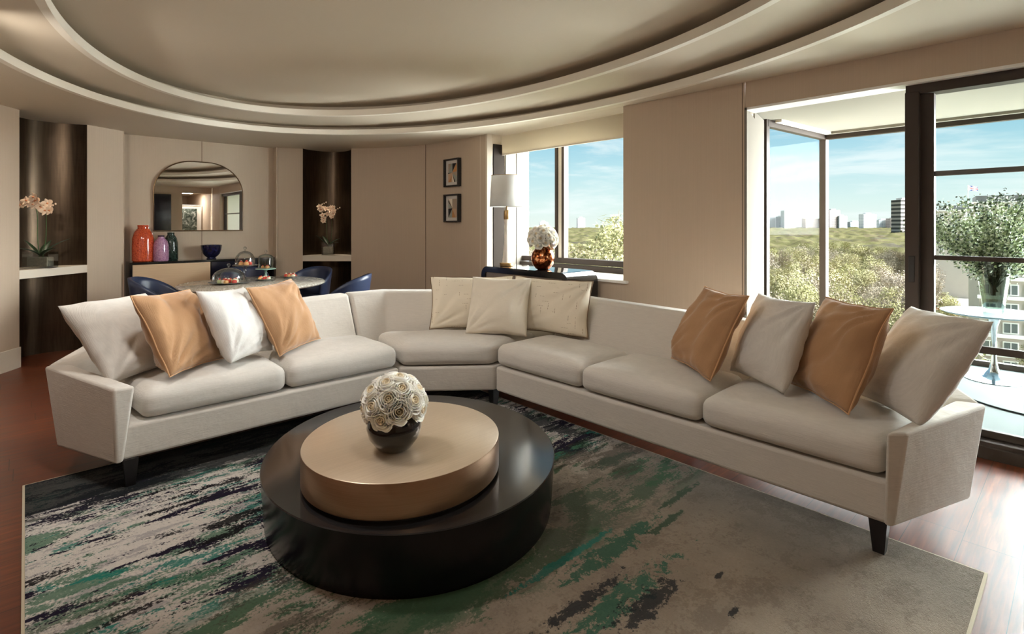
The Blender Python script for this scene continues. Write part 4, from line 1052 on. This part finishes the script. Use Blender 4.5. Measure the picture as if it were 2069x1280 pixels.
for a in ((1585, 1607, 425, 1250, FW, 'white slab tower on the skyline left of the balcony corner post'), (1575, 1586, 437, 1270, FG, 'grey block directly left of the white slab tower'),
          (1547, 1567, 438, 1290, FG, 'grey block at the far left of the balcony skyline'), (1607, 1622, 440, 1300, FG, 'low grey block directly right of the white slab tower'),
          (1628, 1659, 441, 1260, FP, 'low pinkish block left of the balcony corner post'), (1676, 1698, 424, 1240, FP, 'stepped pinkish tower right of the balcony corner post'),
          (1696, 1712, 436, 1235, FW, 'white block attached right of the stepped pinkish tower'), (1745, 1771, 432, 1250, FW, 'square white tower alone midway along the skyline'),
          (1718, 1744, 448, 1300, FG, 'very low grey block between the stepped and square towers'), (1776, 1800, 444, 1300, FW, 'low white block right of the square tower'),
          (1800, 1822, 441, 1280, FP, 'low pale block left of the banded tower'), (1820, 1846, 403, 700, FB, 'tall banded tower beside the sliding door frame'),
          (1167, 1182, 440, 1290, FW, 'small white block on the skyline of the small window'), (1090, 1108, 448, 1330, FG, 'low grey block behind the lamp side of the small window')):
    tower(*a)
PST = plain('pale_portland_stone', srgb(172, 162, 152), .85, 0, .08, .4); PANEG = plain('office_window_pane', srgb(92, 98, 96), .15); RF = plain('dark_mansard_roof', srgb(96, 94, 92), .7); WFR = plain('white_window_surround', srgb(226, 224, 216), .7)
def block(label, uc, sw, Y, d, zt, floors, cols, rot=-.67, wz=1.7, wfrac=.55, z0w=None, roof=2.0, stripes=False):
    w = sw/2; th = math.atan((uc-1034.5)/1070); X = (uc-1034.5)/1070*Y
    t = thing('office_building', label, 'building', cw(X+sin(th)*d/2, Y+cos(th)*d/2, GZ), CR+rot)
    Hh = zt-GZ; MB().box(-w, w, -d/2, d/2, 0, Hh).build('wall', PST, t)
    MB().box(-w-.4, w+.4, -d/2-.5, d/2, Hh, Hh+.5).build('cornice', WFR, t)
    if roof: MB().prism([(-w+1.5, -d/2+1.5), (w-1.5, -d/2+1.5), (w-1.5, d/2-1), (-w+1.5, d/2-1)], Hh+.5, Hh+.5+roof).build('roof', RF, t)
    for f in range(floors):
        z = Hh-3.6*(f+1)+.4
        if stripes and z > 0: MB().box(-w-.3, w+.3, -d/2-.6, -d/2, z-1.0, z-.35).build('balcony_band', WFR, t)
        for c in range(cols):
            x = -w+(c+.5)*2*w/cols; ww = w/cols*wfrac
            fr = MB().box(x-ww-.2, x+ww+.2, -d/2-.12, -d/2+.01, z-.2, z+wz+.2).build('window', WFR, t)
            MB().box(x-ww, x+ww, -d/2-.16, -d/2-.1, z, z+wz).box(x-.06, x+.06, -d/2-.2, -d/2-.15, z, z+wz, 1).build('pane', [PANEG, WFR], fr)
    return t
block('pale stone building with a tall window slot behind the foliage on the left', 1926, 13, 230, 30, 7.6, 6, 3, -.67, 2., .3)
block('long pale stone building with a dark roof behind the balcony foliage', 2085, 46, 250, 30, 12.5, 6, 9, -.67, 1.9, .45, roof=3)
block('near white building with banded balconies beyond the tulip table', 2112, 21, 97, 14, -4.8, 6, 7, -.6, 1.7, .62, roof=0, stripes=True)
ro = [o for o in bpy.data.objects if o.get('label', '').startswith('near white')][0]
MB().box(-4, 6, -4, 6, 25.7, 28.5).build('roof_room', WFR, ro)
def flag(X, Y, z0, label, red):
    t = thing('flag', label, 'flag', cw(X, Y, z0), CR)
    MB().tube([(0, 0, 0), (0, 0, 11)], .14, 6).build('pole', WFR, t)
    W_, H_ = 4.4, 2.2
    wave = lambda x: .25*sin(x*2.2)
    def strip(m, p, q, th, mi, off):
        p, q = Vector(p), Vector(q); dd = (q-p).normalized(); n = Vector((-dd.y, dd.x))*th/2; K = 10; vs = []
        for k in range(K+1):
            c = p.lerp(q, k/K)
            for s_ in (-1, 1):
                v = c+n*s_; v.x = min(max(v.x, 0), W_); v.y = min(max(v.y, 0), H_); vs.append((.15+v.x, wave(v.x)-off, 8.6+v.y-.15*v.x))
        m.add(vs, [(2*k, 2*k+2, 2*k+3, 2*k+1) for k in range(K)], mi)
    m = MB(); strip(m, (0, H_/2), (W_, H_/2), H_, 0, 0)
    for p, q in (((0, 0), (W_, H_)), ((0, H_), (W_, 0))): strip(m, p, q, .42, 1, .02); strip(m, p, q, .16, 2, .03)
    for a, b, th in (((0, H_/2), (W_, H_/2), .7), ((W_/2, 0), (W_/2, H_), .7)): strip(m, a, b, th, 1, .04)
    for a, b in (((0, H_/2), (W_, H_/2)), ((W_/2, 0), (W_/2, H_))): strip(m, a, b, .42, 2, .05)
    m.build('cloth', [plain('flag_blue', srgb(60, 70, 130), .8), plain('flag_white', srgb(240, 236, 232), .8), plain('flag_red', srgb(214, 60, 66), .8)], t)
flag(210, 244, 9.0, 'British flag on a white pole above the roofs behind the foliage', 1)
bu = thing('bus', 'red double decker bus on the street between the buildings', 'bus', cw(147, 182, GZ+.1), CR+.2)
MB().box(-1.4, 1.4, -5, 5, .5, 4.6).build('body', plain('bus_red', srgb(196, 44, 38), .3), bu, bevel=.25)
for z in (1.5, 3.2): MB().box(-1.43, 1.43, -5.03, 5.03, z, z+.9).build('window_band', PANEG, bu)
for s1 in (-1.3, 1.3):
    for s2 in (-3.2, 3.2): MB().lathe([(0, -.15), (.5, -.15), (.5, .15), (0, .15)], 16).build('wheel', BLACKW, bu, rot=(0, pi/2, 0), loc=(s1, s2, .5))
rc = random.Random(9)
for k, (X, Y, c, lab) in enumerate(((152, 188, (60, 62, 66), 'dark car just right of the red bus'), (132, 150, (210, 208, 204), 'white car in the street in front of the bus'), (118, 138, (70, 78, 92), 'blue grey car nearest in the street'))):
    t = thing('car', lab, 'car', cw(X, Y, GZ+.1), CR+.3)
    MB().hexa([(-.9, -2.2, .3), (.9, -2.2, .3), (.9, 2.2, .3), (-.9, 2.2, .3)], [(-.85, -2.1, .95), (.85, -2.1, .95), (.85, 2.1, .95), (-.85, 2.1, .95)]).build('body', plain('car_paint', srgb(*c), .3), t, bevel=.1)
    MB().hexa([(-.8, -1.2, .95), (.8, -1.2, .95), (.8, 1.5, .95), (-.8, 1.5, .95)], [(-.62, -.6, 1.5), (.62, -.6, 1.5), (.62, 1.0, 1.5), (-.62, 1.0, 1.5)]).build('cabin', PANEG, t, bevel=.06)
    for s1 in (-.85, .85):
        for s2 in (-1.4, 1.4): MB().lathe([(0, -.1), (.33, -.1), (.33, .1), (0, .1)], 14).build('wheel', BLACKW, t, rot=(0, pi/2, 0), loc=(s1, s2, .33))
print('TREES', cnt)


# ------------------------------------------------------------------ sky and light
W = bpy.data.worlds.new('sky'); S.world = W; W.use_nodes = True; wt = W.node_tree
bg = wt.nodes['Background']
x = NT.__new__(NT); x.t = wt
tc = x.n('ShaderNodeTexCoord').outputs['Generated']
s = x.sep(tc)
grad = x.ramp(s[2], [(0, srgb(222, 230, 224)), (.04, srgb(208, 227, 224)), (.10, srgb(180, 214, 222)), (.17, srgb(140, 190, 212)), (.6, srgb(122, 174, 206))])
cl = x.noise(x.map(tc, (1.6, 1.6, 11)), 2.2, 6, .6, .5)
cm = x.math('MULTIPLY', x.smooth(cl, .46, .66), .65)
sky = x.mix(cm, grad, srgb(232, 238, 238))
wt.links.new(sky, bg.inputs[0]); bg.inputs[1].default_value = 1.0
def sun(name, d, strength, ang, col=(1, 1, 1)):
    l = bpy.data.lights.new(name, 'SUN'); l.energy = strength; l.angle = rad(ang); l.color = col
    o = bpy.data.objects.new(name, l); COL.objects.link(o); o.rotation_euler = Vector(d).to_track_quat('-Z', 'Y').to_euler(); o.location = (0, 8, 20); return o
sun('sun_light', (-.35, -1, -.34), 14, 95, (1, .98, .96))
sun('sky_light', (-1.15, -1, -.22), 66, 100, (.95, .98, 1))
def area(name, loc, d, e, sx, sy, col=(1, .93, .84), shape='DISK'):
    l = bpy.data.lights.new(name, 'AREA'); l.energy = e; l.shape = shape; l.size = sx; l.size_y = sy; l.color = col
    o = bpy.data.objects.new(name, l); COL.objects.link(o); o.location = loc; o.rotation_euler = Vector(d).to_track_quat('-Z', 'Y').to_euler(); return o
def spot(name, loc, d, e, ang, col=(1, .85, .66), blend=.6, r=.03):
    l = bpy.data.lights.new(name, 'SPOT'); l.energy = e; l.spot_size = rad(ang); l.spot_blend = blend; l.color = col; l.shadow_soft_size = r
    o = bpy.data.objects.new(name, l); COL.objects.link(o); o.location = loc; o.rotation_euler = Vector(d).to_track_quat('-Z', 'Y').to_euler(); return o
spot('niche_downlight', (-7.40, .17, 2.5), (-.12, -.1, -1), 30, 50)
spot('niche_downlight', (-7.68, 3.36, 2.5), (-.08, .05, -1), 30, 50)
# fill lights added out of view to brighten the left side and rug
area('ceiling_fill', (-4.4, -.38, 2.53), (-.9, .75, -.8), 34, .16, .16, (1, .94, .86))
for x_, y_, e_ in ((-2.9, .55, 27), (-1.6, 1.15, 9)):
    area('ceiling_fill', (x_, y_, 2.79), (-.15, .05, -1), e_, .3, .3, (1, .98, .95))
area('corridor_light', (2.9, 3.75, 2.4), (0, 0, -1), 22, .3, .3, (1, .95, .88))
# unseen uplighter added behind the viewer as fill light for the ceiling
fl_ = thing('added_uplighter', 'bronze uplighter added as fill light, unseen behind the viewer', 'lamp', (1.3, -.2, 0))
MB().lathe([(0, 0), (.15, 0), (.15, .02), (.015, .03), (.012, 1.8), (.03, 1.82), (.16, 1.92), (.155, 1.92), (.02, 1.83), (0, 1.83)], 24).build('stand', BRASS, fl_, smooth=True)
area('uplighter_fill', (1.3, -.2, 1.93), (-.5, .4, 1), 26, .22, .22, (1, .98, .95))

# ------------------------------------------------------------------ camera
cam = bpy.data.cameras.new('camera'); co = bpy.data.objects.new('camera', cam); COL.objects.link(co); S.camera = co
cam.sensor_width = 36; cam.lens = 36*1070/2069; cam.clip_start = .05; cam.clip_end = 5000
cam.shift_y = -(640-455)/2069
co.location = (0, 0, 1.4)
fw = Vector((-.736, .677, 0)); co.rotation_euler = fw.to_track_quat('-Z', 'Y').to_euler()
S.view_settings.view_transform = 'Standard'; S.view_settings.look = 'None'; S.view_settings.gamma = 1; S.view_settings.use_curve_mapping = False
S.view_settings.exposure = 0.32
